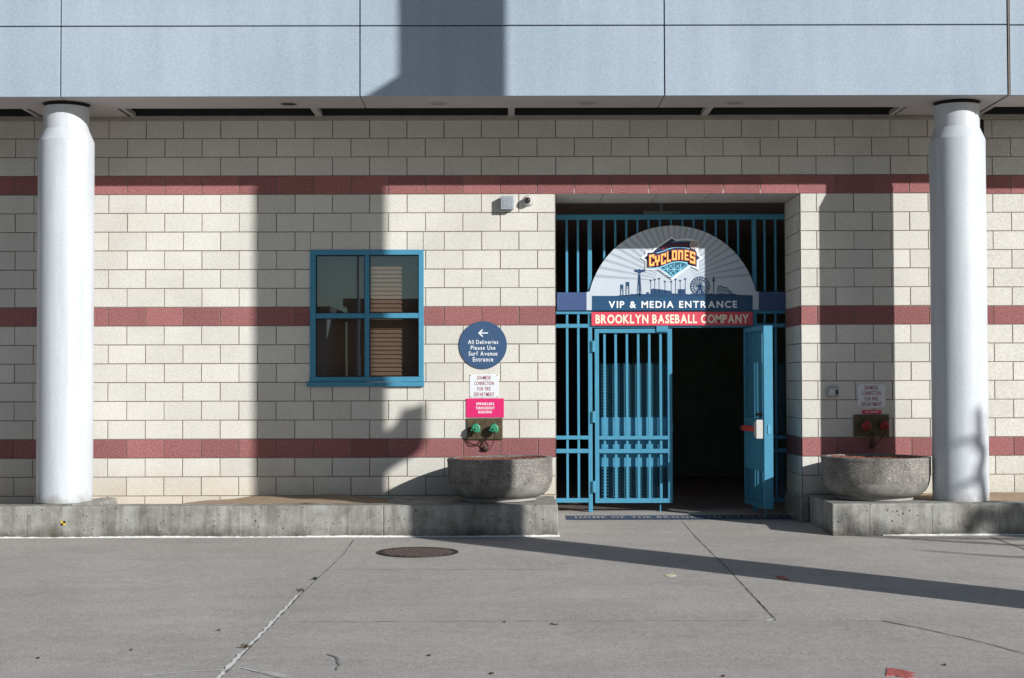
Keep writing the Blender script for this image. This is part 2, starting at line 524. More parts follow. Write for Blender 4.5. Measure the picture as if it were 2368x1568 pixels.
# tinted window glass: clear sheet with mirror reflection
m, nt, b = newmat('tinted_glass')
nt.nodes.remove(b)
out = nt.nodes['Material Output']
tr = nt.nodes.new('ShaderNodeBsdfTransparent'); tr.inputs[0].default_value = (.46, .44, .43, 1)
gl = nt.nodes.new('ShaderNodeBsdfGlossy'); gl.inputs[0].default_value = (.62, .86, 1, 1); gl.inputs['Roughness'].default_value = .01
mx = nt.nodes.new('ShaderNodeMixShader'); mx.inputs[0].default_value = .19
nt.links.new(tr.outputs[0], mx.inputs[1]); nt.links.new(gl.outputs[0], mx.inputs[2]); nt.links.new(mx.outputs[0], out.inputs[0])
bn = N(nt, 'ShaderNodeBump', Strength=.012, Distance=.02); nt.links.new(noise(nt, coords(nt), 1.5, 1), bn.inputs['Height']); nt.links.new(bn.outputs[0], gl.inputs['Normal'])
MT['glass'] = m

# ------------------------------------------------------------------ setting: ground
g = MB()
xs = [-80, -40, -20, -12, -8, -6, -4.5, -3, -1.5, -.8, 0, .525, 1, 1.5, 2, 2.5, 3.19, 3.6, 4.5, 6, 8, 12, 20, 40, 80]
ys = [-90, -60, -40, -30, -22, -18, -15.275, -13, -11, -9, -7, -5, -3.5, -2.2, -1.6, -1.275, -1.1, -.9, -.7, -.5, -.3, -.1, .05, .225, .6, 1.0, 1.3]
for j in range(len(ys)-1):
    for i in range(len(xs)-1):
        q = [(xs[i], ys[j]), (xs[i+1], ys[j]), (xs[i+1], ys[j+1]), (xs[i], ys[j+1])]
        b0 = len(g.v)
        g.v += [(x, y, groundz(x, y)) for x, y in q]
        g.f.append((b0, b0+1, b0+2, b0+3)); g.c.append(None)
pv = g.build('pavement', MT['pave'], base=False, smooth=True)
pv['kind'] = 'structure'

def ribbon(pts, wid, mat, name, h=.004, jit=.0, parent=None, step=.08):
    """a thin strip lying on the pavement along the points"""
    P = []
    for a, b2 in zip(pts[:-1], pts[1:]):
        a = Vector(a); b2 = Vector(b2); n = max(1, int((b2-a).length/step))
        for k in range(n): P.append(a+(b2-a)*k/n)
    P.append(Vector(pts[-1]))
    mb = MB(); vs = []
    for i, p in enumerate(P):
        t = (P[min(i+1, len(P)-1)]-P[max(i-1, 0)]).normalized()
        nrm = Vector((-t.y, t.x))
        w0 = wid[0]+(wid[1]-wid[0])*i/len(P) if isinstance(wid, tuple) else wid
        j1 = random.uniform(-jit, jit); j2 = random.uniform(-jit, jit); j3 = random.uniform(-jit, jit)*.5
        a = p+nrm*(w0/2*(1+j1)+j3*w0); b2 = p-nrm*(w0/2*(1+j2)-j3*w0)
        vs += [(a.x, a.y, groundz(a.x, a.y)+h), (b2.x, b2.y, groundz(b2.x, b2.y)+h)]
    fs = [(2*i, 2*i+1, 2*i+3, 2*i+2) for i in range(len(P)-1)]
    fs = [f[::-1] for f in fs]
    mb.add(vs, fs)
    o = mb.build(name, mat, parent=parent)
    return o

jl = [G(*p) for p in ((813, 1250), (790, 1282), (752, 1318), (722, 1345), (690, 1376), (655, 1413), (612, 1458), (570, 1500), (535, 1537), (505, 1568), (400, 1690))]
def jt(o, lab, cat='joint'): return tag(o, lab, kind='structure')
jt(ribbon(jl[:5], (.007, .012), MT['faintw'], 'pavement_joint', jit=.9), None)
jt(ribbon(jl[4:], (.018, .028), MT['caulk'], 'pavement_joint', jit=.8, step=.05), None)
jt(ribbon([(a+.020, b2) for a, b2 in jl], .004, MT['crack'], 'pavement_joint', jit=.8, h=.005), None)
jt(ribbon([G(655, 1257), G(700, 1263), G(765, 1266), G(803, 1268)], .008, MT['faintw'], 'pavement_joint', jit=.9), None)
jt(ribbon([G(-20, 1278), G(20, 1262), G(80, 1247)], .012, MT['faintw'], 'pavement_scratch', jit=.9), None)
jt(ribbon([G(592, 1552), G(618, 1557), G(640, 1563), G(652, 1570)], .05, MT['faintw'], 'pavement_scratch', jit=.9), None)
jr = [G(*p) for p in ((1578, 1206), (1610, 1243), (1650, 1283), (1690, 1322), (1730, 1366), (1765, 1403), (1795, 1435))]
jt(ribbon(jr, (.005, .008), MT['crack'], 'pavement_joint', jit=.6), None)
jt(ribbon([G(2290, 1242), G(2330, 1256), G(2368, 1270), G(2480, 1312)], .014, MT['crack'], 'pavement_joint', jit=.5), None)
jt(ribbon([G(2040, 1436), G(2120, 1452), G(2200, 1469), G(2280, 1488), G(2368, 1512), G(2500, 1545)], .011, MT['crack'], 'pavement_joint', jit=.7), None)
jt(ribbon([G(756, 1318), G(1000, 1317), G(1300, 1318)], .007, MT['faint'], 'pavement_joint', jit=.9), None)
jt(ribbon([G(650, 1439), G(1184, 1437), G(1760, 1436)], .008, MT['faint'], 'pavement_joint', jit=.9), None)
jt(ribbon([G(1770, 1436), G(1795, 1432)], .03, MT['caulk'], 'pavement_joint', jit=.9), None)
for a in ((1905, 1925), (1945, 1952), (1975, 1998), (2005, 2030)):
    jt(ribbon([G(a[0], 1434), G(a[1], 1433)], .016, MT['caulk'], 'pavement_joint', jit=.9, step=.03), None)
jt(ribbon([G(330, 1563), G(450, 1553), G(520, 1550), G(560, 1545), G(640, 1563)], .012, MT['caulk'], 'pavement_scratch', jit=.9), None)
jt(ribbon([G(756, 1514), G(775, 1520), G(783, 1532), G(778, 1552)], .018, MT['faint'], 'pavement_scratch', jit=.9), None)

# ------------------------------------------------------------------ building shell
BL, CR = 0.4056, 0.2045
def lz(k): return 0.940+(14-k)*CR         # height of course line k
SOF = 4.436
XJ = 5.150                                  # movement joint at the right
DX0, DX1, DZT = 0.525, 3.187, lz(1)
zR = Z(1180, 960, 2.45)
wx0, wz1 = W(*zR(148, 97), 0.0); wx1, wz0 = W(*zR(1263, 1435), 0.0)
bld = empty('ballpark_building', (0, 0, 0), 'block-walled building with two cream and red banded wall fields under a pale blue metal fascia', 'building')

def blocks(x0, x1, zlo, zhi, yf, phaseA, holes, mbs, axis='X', flip=False, jw=.0045):
    r0 = -6
    for r in range(r0, 20):
        zt, zb = lz(r), lz(r+1)
        zt2, zb2 = min(zt, zhi), max(zb, zlo)
        if zt2-zb2 < .012: continue
        ph = phaseA if r % 2 else phaseA+BL/2
        k0 = int(math.floor((x0-ph)/BL))-1
        xx = ph+k0*BL
        mb = mbs; mb.cur = 1 if r in (0, 7, 14) else 0
        while xx < x1:
            segs = [(max(xx, x0), min(xx+BL, x1), zb2, zt2)]
            for (hx0, hx1, hz0, hz1) in holes:
                ns = []
                for (a, b2, c2, d2) in segs:
                    if b2 <= hx0 or a >= hx1 or d2 <= hz0 or c2 >= hz1: ns.append((a, b2, c2, d2)); continue
                    if a < hx0: ns.append((a, hx0, c2, d2))
                    if b2 > hx1: ns.append((hx1, b2, c2, d2))
                    aa, bb = max(a, hx0), min(b2, hx1)
                    if c2 < hz0: ns.append((aa, bb, c2, hz0))
                    if d2 > hz1: ns.append((aa, bb, hz1, d2))
                segs = ns
            tnt = random.random()
            for (a, b2, c2, d2) in segs:
                if b2-a < .015 or d2-c2 < .012: continue
                a1, b1, c1, d1 = a+jw+random.uniform(-.0012, .0015), b2-jw-random.uniform(-.0012, .0015), c2+jw+random.uniform(-.001, .0012), d2-jw-random.uniform(-.001, .0012)
                if abs(a-x0) < 1e-4: a1 = a
                if abs(b2-x1) < 1e-4: b1 = b2
                for (hx0, hx1, hz0, hz1) in holes:
                    if abs(b2-hx0) < 1e-4 and c2 < hz1: b1 = b2
                    if abs(a-hx1) < 1e-4 and c2 < hz1: a1 = a
                    if abs(c2-hz1) < 1e-4 and a < hx1 and b2 > hx0: c1 = c2
                ch = .002; dp = .008
                f0 = [(a1+ch, 0, c1+ch), (b1-ch, 0, c1+ch), (b1-ch, 0, d1-ch), (a1+ch, 0, d1-ch)]
                f1 = [(a1, ch, c1), (b1, ch, c1), (b1, ch, d1), (a1, ch, d1)]
                f2 = [(a1, dp, c1), (b1, dp, c1), (b1, dp, d1), (a1, dp, d1)]
                vs = []
                for p in f0+f1+f2:
                    if axis == 'X': vs.append((p[0], yf+p[1], p[2]))
                    else: vs.append((yf+p[1] if not flip else yf-p[1], p[0], p[2]))
                fs = [(0, 1, 2, 3)]
                for k in range(4):
                    l = (k+1) % 4
                    fs.append((k, k+4, l+4, l)); fs.append((k+4, k+8, l+8, l+4))
                if axis == 'Y' : fs = [f[::-1] for f in fs] if not flip else fs
                mb.add(vs, fs, tnt)
            xx += BL

phA = -5.150
def wallmb():
    m_ = MB(); m_.mats = [MT['band'], MT['mortar']]; return m_
YM = .006
door = (DX0, DX1, -1, DZT)
win = (wx0+.004, wx1-.004, wz0+.004, wz1-.004)
wall = wallmb()
blocks(-9.3, XJ, -.05, SOF-.004, 0.0, phA, [door, win], wall)
def backing(x0, x1, z0, z1, y=YM, t=.22, mb=wall):
    mb.cur = 2; mb.box(x0, x1, y, y+t, z0, z1)
backing(-9.3, wx0, -.06, SOF); backing(wx1, DX0-.006, -.06, SOF); backing(wx0, wx1, -.06, wz0); backing(wx0, wx1, wz1, SOF)
backing(DX0-.006, DX1+.006, DZT+.010, SOF); backing(DX1+.006, XJ, -.06, SOF)
wall.build('block_wall', MT['block'], bld)['label'] = 'cream block wall field with three red courses, the window and the doorway'
rw = wallmb()
blocks(XJ+.062, 10.0, -.05, SOF-.004, 0.085, 5.316, [], rw)
backing(XJ+.062, 10, -.06, SOF, .091, mb=rw)
rw.build('block_wall', MT['block'], bld)['label'] = 'set-back cream and red block wall field beyond the right column'
# jambs of the doorway, blocks along Y
for xj_, fl, bx0, bx1 in ((DX1, False, DX1+.006, DX1+.30), (DX0, True, DX0-.30, DX0-.006)):
    jb = wallmb()
    blocks(0.0, .93, -.05, DZT, xj_, .20, [], jb, axis='Y', flip=fl)
    jb.cur = 2; jb.box(bx0, bx1, YM+.22, .98, -.06, SOF)
    jb.build('door_jamb', MT['block'], bld)
MB().box(XJ, XJ+.062, .03, .09, -.06, SOF).build('movement_joint', MT['gap'], bld)
for a, b2 in ((DX0, 1.05), (1.05, 1.64), (1.64, 2.22), (2.22, 2.80), (2.80, DX1)):
    MB().box(a+.004, b2-.004, .004, .42, DZT+.0, DZT+.05).build('doorway_soffit', MT['softc'], bld); MB().box(a+.004, b2-.004, .43, .90, DZT+.0, DZT+.05).build('doorway_soffit', MT['softc'], bld)

# fascia
FY = -1.275
FX = [-9.3, (137-1174)/230.2, -1.486, 1.590, 5.060]
zf0, zf1 = SOF, W(1174, 59, FY)[1]
fa_rows = [(zf0, zf1-.006), (zf1+.006, zf1+1.35), (zf1+1.362, zf1+2.7)]
fx = [(-9.3, FX[1]), (FX[1], FX[2]), (FX[2], FX[3]), (FX[3], FX[4]), (5.085, 10)]
for i, (a, b2) in enumerate(fx):
    for j, (c2, d2) in enumerate(fa_rows):
        yy = FY if i < 4 else FY+.02
        MB().box(a+.006, b2-.006, yy, yy+.03, c2, d2).build('fascia_panel', MT['fascia'], bld, bevel=.003, seg=1)
MB().box(5.067, 5.078, FY-.004, FY+.03, SOF-.004, 8.0).build('seam_bead', MT['mortar'], bld)
fb = MB().box(-9.3, 10, FY+.034, FY+.18, SOF+.05, 8.0)
fb.box(-9.3, 10, FY+.18, 12, 8.0, 8.2).box(-9.3, 10, FY+.18, 12, SOF+.22, SOF+.3)
fb.build('roof', MT['gap'], bld)
# soffit strip with joints, vent slot whose shade is painted near-black, cross bars
for a, b2 in fx: MB().box(a+.005, b2-.005, FY+.032, -.59, SOF, SOF+.03).build('soffit_panel', MT['soffit'], bld)
for a, b2 in ((-5.02, -4.11), (4.22, 5.06)): MB().box(a, b2, -.588, -.10, SOF, SOF+.03).build('soffit_panel', MT['soffit'], bld)
MB().box(-9.3, 10, -.60, .08, SOF+.10, SOF+.14).box(-9.3, 10, -.070, -.0605, SOF+.014, SOF+.10).build('vent_slot', MT['slot'], bld)
for x, w_ in ((-2.04, .035), (.045, .035), (2.14, .035), (-5.09, .02), (-4.05, .02), (4.17, .02), (5.12, .02)):
    MB().box(x-w_, x+w_, -.588, -.072, SOF+.001, SOF+.05).build('soffit_crossbar', MT['soffit'], bld)
MB().box(-9.3, 10, -.060, -.003, SOF-.035, SOF+.012).build('edge_angle', simple('edge_angle_paint', (.36, .33, .29), .8), bld)
for k, (x, lab) in enumerate(zip((-2.26, -.71, .83, 2.36), ('farthest left', 'second from left', 'third from left', 'farthest right'))):
    dl = empty('downlight', (x, -.865, SOF), 'round recessed downlight in the soffit under the fascia, %s of four' % lab, 'downlight', 'recessed downlights in the soffit')
    MB().lathe([(.085, -.001), (.085, -.006), (.108, -.006), (.110, -.001)], (x, -.865, SOF), 32).build('trim_ring', MT['soffit'], dl, smooth=True)
    MB().lathe([(.0001, -.002), (.085, -.002), (.085, -.0035), (.0001, -.0035)], (x, -.865, SOF), 32).build('lens', MT['slot'] if k < 1 else simple('lens_%d' % k, (.26, .24, .23), .5), dl)
# interior passage
ip = MB()
ip.box(-1.6, -1.5, .98, 13, -.1, 4.4); ip.box(5.2, 5.3, .98, 13, -.1, 4.4)
ip.box(-1.6, DX0-.30, .94, .98, -.1, 4.4); ip.box(DX1+.30, 5.3, .94, .98, -.1, 4.4)
ip.box(DX0-.3, DX1+.3, .94, .98, DZT+.06, 4.4)
ip.box(-1.6, 5.3, 13, 13.1, -.1, 4.4)
ip.box(DX0-.35, DX0-.28, .2, .98, -.1, 4.4)
ip.build('passage_wall', MT['interior'], bld)
MB().box(1.9, 4.6, 7.0, 7.3, .09, 4.2).box(1.9, 2.0, 7.3, 12, .09, 4.2).build('inner_partition', MT['interior_green'], bld)
MB().box(-1.6, 5.3, .98, 13, DZT+.09, DZT+.15).build('passage_ceiling', simple('passage_ceiling_paint', (.42, .36, .32), .9), bld)
MB().box(-1.6, 5.3, 1.28, 13, -.1, .0705).build('passage_floor', MT['intfloor'], bld)
fxl = empty('ceiling_fixture', (1.83, 1.9, DZT+.09), 'grey boxy ceiling fixture above the gate inside the entrance', 'light fixture')
MB().box(1.80, 1.835, 1.4, 1.435, DZT-.04, DZT+.09).build('stem', MT['lightgrey'], fxl)
MB().box(1.60, 2.04, 1.38, 1.46, DZT-.08, DZT-.035).build('housing', MT['lightgrey'], fxl, bevel=.006)

# ------------------------------------------------------------------ window
wn_ = empty('window', ((wx0+wx1)/2, 0, wz0), parent=bld)
def R5(x, y, Y=0): return W(*zR(x, y), Y)
fx0, fz1 = wx0, wz1
mxL, _ = R5(683, 400); mxR, _ = R5(728, 400)
pL0, pT = R5(203, 148); pR1, _ = R5(1212, 148)
_, tZ1 = R5(700, 718); _, tZ0 = R5(700, 767); _, bZ = R5(700, 1341); _, sZ = R5(700, 1390)
fr = MB()
yf = -.012
fr.box(wx0, pL0, yf, .07, bZ, wz1); fr.box(pR1, wx1, yf, .07, bZ, wz1)
fr.box(pL0, pR1, yf+.0, .07, pT, wz1); fr.box(mxL, mxR, yf+.002, .07, bZ, pT)
fr.box(pL0, mxL, yf+.004, .07, tZ0, tZ1); fr.box(mxR, pR1, yf+.004, .07, tZ0, tZ1)
fr.build('frame', MT['blue'], wn_, bevel=.003)
MB().box(wx0-.004, wx1+.002, yf-.003, .07, sZ, bZ-.0005).box(wx0-.03, wx1+.004, yf-.03, .03, wz0, sZ-.003).build('sill', MT['blue'], wn_, bevel=.003)
for (a, b2, c2, d2) in ((pL0, mxL, tZ1, pT), (mxR, pR1, tZ1, pT), (pL0, mxL, bZ, tZ0), (mxR, pR1, bZ, tZ0)):
    gk = MB(); t = .010
    gk.box(a, a+t, .02, .045, c2, d2).box(b2-t, b2, .02, .045, c2, d2).box(a+t, b2-t, .02, .045, d2-t, d2).box(a+t, b2-t, .02, .045, c2, c2+t*.6)
    gk.build('gasket', MT['black'], wn_)
    MB().add([(a+t, .035, c2+.006), (b2-t, .035, c2+.006), (b2-t, .035, d2-t), (a+t, .035, d2-t)], [(0, 1, 2, 3)]).build('pane', MT['glass'], wn_)
bl = MB(); z = wz1-.04
while z > wz0+.05:
    zc = z
    x0b, x1b = wx0+.03, wx1-.03
    # each slat slightly cupped, closed downwards
    pr = [(.172, zc-.024), (.180, zc-.008), (.186, zc+.008), (.190, zc+.024)]
    vs = []
    for x in (x0b, x1b):
        for y, zz in pr: vs.append((x, y, zz))
    fs = [(0+k, 4+k, 5+k, 1+k) for k in range(3)]
    bl.add(vs, fs); z -= .0465
bl.build('blind', MT['blind'], wn_)
# dark room behind
rm = MB(); rm.box(wx0-.3, wx0-.25, .23, 3, wz0-.5, wz1+.4); rm.box(wx1+.2, wx1+.25, .23, 3, wz0-.5, wz1+.4)
rm.box(wx0-.3, wx1+.25, 3, 3.05, wz0-.5, wz1+.4); rm.box(wx0-.3, wx1+.25, .23, 3.05, wz0-.55, wz0-.5); rm.box(wx0-.3, wx1+.25, .23, 3.05, wz1+.4, wz1+.45)
rm.build('room', MT['interior'], wn_)

# ------------------------------------------------------------------ concrete ledges, sand
PT = .318
LX1 = .50
lx = MB()
prof = [(-1.275, 0.0), (-1.275, .015), (-1.268, PT-.012), (-1.250, PT)]
def ledge(x0, x1, endcaps=True):
    m = MB()
    m.box(x0, x1, -1.275, .20, -.06, PT)
    return m
# left ledge: front kerb, bed behind it, solid slab at the right end
lg = empty('concrete_ledge', (-4.4, -.64, 0), 'long low concrete ledge under the window and the left column', 'ledge', 'concrete ledges along the wall')
MB().box(-9.3, -1.25, -1.275, -.98, -.3, PT).box(-1.25, LX1, -1.275, -.001, -.3, PT).build('kerb', MT['kerb'], lg, bevel=.012, seg=3)
MB().box(-9.3, -1.26, -.975, -.001, -.2, .20).build('bed_slab', MT['kerb'], lg)
md = MB()  # mortar pad under the column
px, py = -4.565, -.84
pts = [(-4.98, .22), (-4.9, .305), (-4.7, .325), (-4.4, .33), (-4.28, .345), (-4.19, .352), (-4.12, .345), (-4.10, .30), (-4.09, .2)]
md.prism(pts, -1.14, -.50).build('mortar_pad', MT['kerb'], lg, bevel=.01)
rg = empty('concrete_ledge', (6.6, -.64, 0), 'low concrete ledge under the right column, right of the doorway', 'ledge', 'concrete ledges along the wall')
MB().box(3.25, 10, -1.275, -.001, -.3, PT+.004).build('kerb', MT['kerb'], rg, bevel=.012, seg=3)
MB().box(3.150, 3.249, -.10, -.001, -.3, PT-.015).box(3.150, 3.186, -.001, .88, -.3, PT-.015).build('kerb_end', MT['kerb'], rg, bevel=.02)
for o_, xs__ in ((rg, ((2156, 2171), (2312, 2323), (2012, 2016))), (lg, ((64, 68), (553, 560), (803, 809), (1038, 1042)))):
    for a, b2 in xs__:
        xa_, xb_ = W(a, 1200, -1.275)[0], W(b2, 1200, -1.275)[0]
        MB().box(xa_, xb_, -1.2785, -1.274, .012, PT-.016).build('form_line', MT['kerb'], o_, bevel=.0015)
for x in (4.15, 4.22, 5.02):
    pass
for o_, x0, x1 in ((lg, -9.3, LX1+.012), (rg, 3.75, 10)):
    mb = MB(); n = int((x1-x0)/.035); vs = []
    for i in range(n+1):
        x = x0+(x1-x0)*i/n
        hh = .012+random.uniform(0, .006)+.004*math.sin(x*3.1); ww = .010+random.uniform(0, .006)
        vs += [(x, -1.275, hh), (x, -1.275-ww*.6, hh*.8), (x, -1.275-ww*1.6, .001)]
    fs = []
    for i in range(n):
        for k in range(2): fs.append((3*i+k, 3*i+k+1, 3*(i+1)+k+1, 3*(i+1)+k))
    mb.add(vs, fs); mb.build('sealant_line', MT['caulk'], o_)
mb = MB(); mb.box(LX1, LX1+.014, -1.285, -.4, 0, .02); mb.build('sealant_line', MT['caulk'], lg)
# sand heaped in the bed
def sandmesh(x0, x1, y0, y1, hf, nx, ny):
    mb = MB(); vs = []
    for i in range(nx+1):
        for j in range(ny+1):
            x = x0+(x1-x0)*i/nx; y = y0+(y1-y0)*j/ny
            vs.append((x, y, hf(x, y)+random.uniform(-.003, .003)))
    fs = [(i*(ny+1)+j, (i+1)*(ny+1)+j, (i+1)*(ny+1)+j+1, i*(ny+1)+j+1) for i in range(nx) for j in range(ny)]
    mb.add(vs, fs); return mb
def hl(x, y):
    t = max(0, min(1, (x+4.1)/1.7)); t = t*t*(3-2*t)
    e = max(0, min(1, (-1.2-x)/.5))
    return .215+.100*t*(.45+.55*e)+.02*t*(y+.98)+.006*math.sin(x*9+y*5)
tag(sandmesh(-9.3, -1.262, -.978, -.002, hl, 150, 12).build('sand', MT['sand'], smooth=True), 'brown sand filling the bed below the window', kind='stuff')
def hr(x, y): 
    t = max(0, min(1, (x-4.1)/.8))
    return PT+.006+.016*t*max(0, min(1, (y+1.0)/.5))+.003*math.sin(x*11+y*3)-.012*(1-t)*max(0, min(1, (-.4-y)/.2))
tag(sandmesh(4.0, 10, -1.02, -.002, hr, 110, 12).build('sand', MT['sand'], smooth=True), 'brown sand drifted on the right ledge by the column', kind='stuff')
# square yellow and black target mark on the left ledge
sx_, sz_ = W(146, 1210, -1.276); q = .0235
mk = empty('survey_mark', (sx_, -1.277, sz_-q), 'tiny yellow and black checkered square stuck on the left ledge', 'marker')
MB().box(sx_-q, sx_, -1.2785, -1.2752, sz_, sz_+q).box(sx_, sx_+q, -1.2785, -1.2752, sz_-q, sz_).build('yellow_square', simple('mark_yellow', (.62, .45, .05), .6), mk)
MB().box(sx_, sx_+q, -1.2785, -1.2752, sz_, sz_+q).box(sx_-q, sx_, -1.2785, -1.2752, sz_-q, sz_).build('black_square', MT['black'], mk)

# ------------------------------------------------------------------ columns
def column(x, y, zb, lab):
    c = empty('column', (x, y, zb), lab, 'column', 'round columns carrying the fascia')
    r, rn = .283, .229
    MB().lathe([(0.0001, zb), (r, zb), (r, 4.040)], (x, y, 0), 96).build('shaft', MT['column'], c, smooth=True)
    MB().lathe([(r, 4.0405), (rn, 4.165)], (x, y, 0), 96).build('collar', MT['column'], c, smooth=True)
    MB().lathe([(rn, 4.1655), (rn, SOF-.035), (rn-.02, SOF-.034)], (x, y, 0), 96).build('neck', MT['column'], c, smooth=True)
    MB().lathe([(rn-.012, SOF-.0345), (rn-.012, SOF-.002)], (x, y, 0), 64).build('shadow_gap', MT['gap'], c)
    MB().lathe([(rn-.012, SOF-.0015), (rn+.012, SOF-.0015)], (x, y, 0), 64).build('gap_ring', MT['gap'], c)
    return c
cxl = W(151.5, 740, -.84)[0]; cxr = W(2217.5, 740, -.84)[0]
column(cxl, -.84, .331, 'white round column left of the window, bright with sun')
column(cxr, -.84, PT+.005, 'white round column right of the doorway, with branch shadows at its foot')

# ------------------------------------------------------------------ planters
def planter(x, y, zb, r, tilt, lab):
    p = empty('planter', (x, y, zb), lab, 'planter', 'round bowl planters on the ledges')
    H = .44
    s = MB(); k = r/.548
    prof = [(.40*k, .035), (.455*k, .055), (.500*k, .095), (.530*k, .150), (.545*k, .205), (.548*k, .24), (.548*k, H-.035), (.552*k, H-.033), (.552*k, H-.004), (.545*k, H), (.488*k, H), (.480*k, H-.01), (.475*k, H-.09)]
    s.lathe(prof, (0, 0, 0), 96).build('bowl', MT['planter'], p, local=True, smooth=True)
    MB().lathe([(.0001, 0), (.375*k, 0), (.385*k, .036), (.0001, .036)], (0, 0, 0), 64).build('foot', MT['planterfoot'], p, local=True, smooth=True)
    so_ = MB(); n = 26; vs = []; fs = []
    for i in range(n+1):
        for a in range(48):
            rr = .478*k*i/n; th = a*math.pi/24
            vs.append((rr*math.cos(th), rr*math.sin(th), H-.022+random.uniform(-.007, .012)+.010*math.sin(3*th)*i/n))
    for i in range(n):
        for a in range(48):
            b2 = (a+1) % 48; fs.append((i*48+a, (i+1)*48+a, (i+1)*48+b2, i*48+b2))
    so_.add(vs, fs).build('soil', MT['soil'], p, local=True)
    p.rotation_euler = (0, -tilt, random.uniform(0, 6))
    p.rotation_euler = (0, -tilt, 0)
    return p
pxl = W(1157.3, 1110, -.64)[0]; pxr = W(2024.3, 1105, -.64)[0]
planter(pxl, -.64, PT+.006, .547, .014, 'stone bowl planter left of the doorway under the green capped inlets, half in shade')
planter(pxr, -.64, PT+.008, .556, -.006, 'stone bowl planter right of the doorway under the red capped inlets')

# ------------------------------------------------------------------ gate
GY = .93
g1 = Z(2200, 740, 2.153); g3 = Z(2200, 1260, 1.782)
def P1(x, y, Y=GY): return W(*g1(x, y), Y)
def P3(x, y, Y=GY): return W(*g3(x, y), Y)
gate = empty('security_gate', ((DX0+DX1)/2, GY, .1), 'blue steel barred gate screen filling the doorway, with two leaves', 'gate')
def bars_v(name, xa, xb, z0, z1, parent, y0=GY+.012, d=.027, mat=None):
    return MB().box(xa, xb, y0, y0+d, z0, z1).build(name, mat or MT['blue'], parent, bevel=.003)
xl, ztop1 = P1(60, 255); xr_, ztop0 = P1(2040, 295)
xl = DX0+.001; xr_ = DX1-.002
def rail(z0, z1, x0=xl, x1=xr_): return MB().box(x0, x1, GY, GY+.05, z0, z1).build('rail', MT['blue'], gate, bevel=.004)
rail(ztop0, ztop1)
zA1 = P1(100, 1080)[1]; zA0 = P1(100, 1112)[1]; zB1 = P1(100, 1197)[1]; zB0 = P1(100, 1230)[1]
rail(zA0, zA1); rail(zB0, zB1)
pLx0, pLx1 = P1(325, 700)[0], P1(360, 700)[0]; pRx0, pRx1 = P1(1742, 700)[0], P1(1778, 700)[0]
zfoot = P3(290, 1405)[1]
for a, b2 in ((pLx0, pLx1), (pRx0, pRx1)):
    MB().box(a, b2, GY-.003, GY+.052, zfoot-.02, ztop0+.001).build('post', MT['blue'], gate, bevel=.004)
for a, b2 in ((135, 155), (232, 250), (458, 476), (555, 573), (650, 668), (747, 764), (843, 860), (940, 957), (1037, 1054), (1135, 1152), (1230, 1247), (1326, 1343), (1422, 1439), (1518, 1535), (1614, 1631), (1842, 1860), (1935, 1953)):
    bars_v('bar', P1(a, 600)[0], P1(b2, 600)[0], zA1-.002, ztop0+.002, gate)
rz = [(P3(100, a)[1], P3(100, b2)[1]) for a, b2 in ((888, 861), (985, 955), (1338, 1307))]
for z0, z1 in rz: rail(z0, z1, xl, pLx0+.001); rail(z0, z1, pRx1-.001, xr_)
for a, b2 in ((115, 132), (195, 212)):
    bars_v('bar', P3(a, 500)[0], P3(b2, 500)[0], rz[2][1]-.002, zA0+.002, gate)
for a, b2 in ((1842, 1860), (1935, 1953)):
    bars_v('bar', P1(a, 1100)[0], P1(b2, 1100)[0], rz[2][1]-.002, zA0+.002, gate)
MB().box(P3(757, 100)[0], P3(840, 100)[0], GY-.02, GY-.002, P3(800, 120)[1], P3(800, 76)[1]).build('strike_plate', MT['blue'], gate, bevel=.003)

def hexmesh(mb, x0, x1, z0, z1, y, w=.0042, px=.053, pz=.037):
    """expanded metal: staggered hexagonal openings, clipped to the rectangle"""
    def seg(ax, az, bx, bz, ww):
        # clip
        pts = []
        for (qx, qz) in ((ax, az), (bx, bz)):
            pts.append((min(max(qx, x0), x1), min(max(qz, z0), z1)))
        (ax, az), (bx, bz) = pts
        d = Vector((bx-ax, bz-az)); L = d.length
        if L < .003: return
        n = Vector((-d.y, d.x))/L*ww/2
        vs = []
        for yy in (y, y+.003):
            vs += [(ax+n.x, yy, az+n.y), (ax-n.x, yy, az-n.y), (bx-n.x, yy, bz-n.y), (bx+n.x, yy, bz+n.y)]
        mb.add(vs, [(0, 1, 2, 3), (7, 6, 5, 4), (0, 3, 7, 4), (1, 5, 6, 2)])
    nx = int((x1-x0)/px)+2; nz = int((z1-z0)/pz)+2
    hl_ = px*.18
    for j in range(nz):
        for i in range(nx):
            for s in (0, 1):
                cx = x0+i*px+(px/2 if s else 0); cz = z0+j*pz+(pz/2 if s else 0)
                # node bar (bond) then two strands to the next staggered bonds
                if cx-hl_ > x1 or cz > z1: continue
                seg(cx-hl_, cz, cx+hl_, cz, w*1.25)
                if cx+hl_ < x1:
                    seg(cx+hl_, cz, cx+px/2-hl_, cz+pz/2, w); seg(cx+hl_, cz, cx+px/2-hl_, cz-pz/2, w)

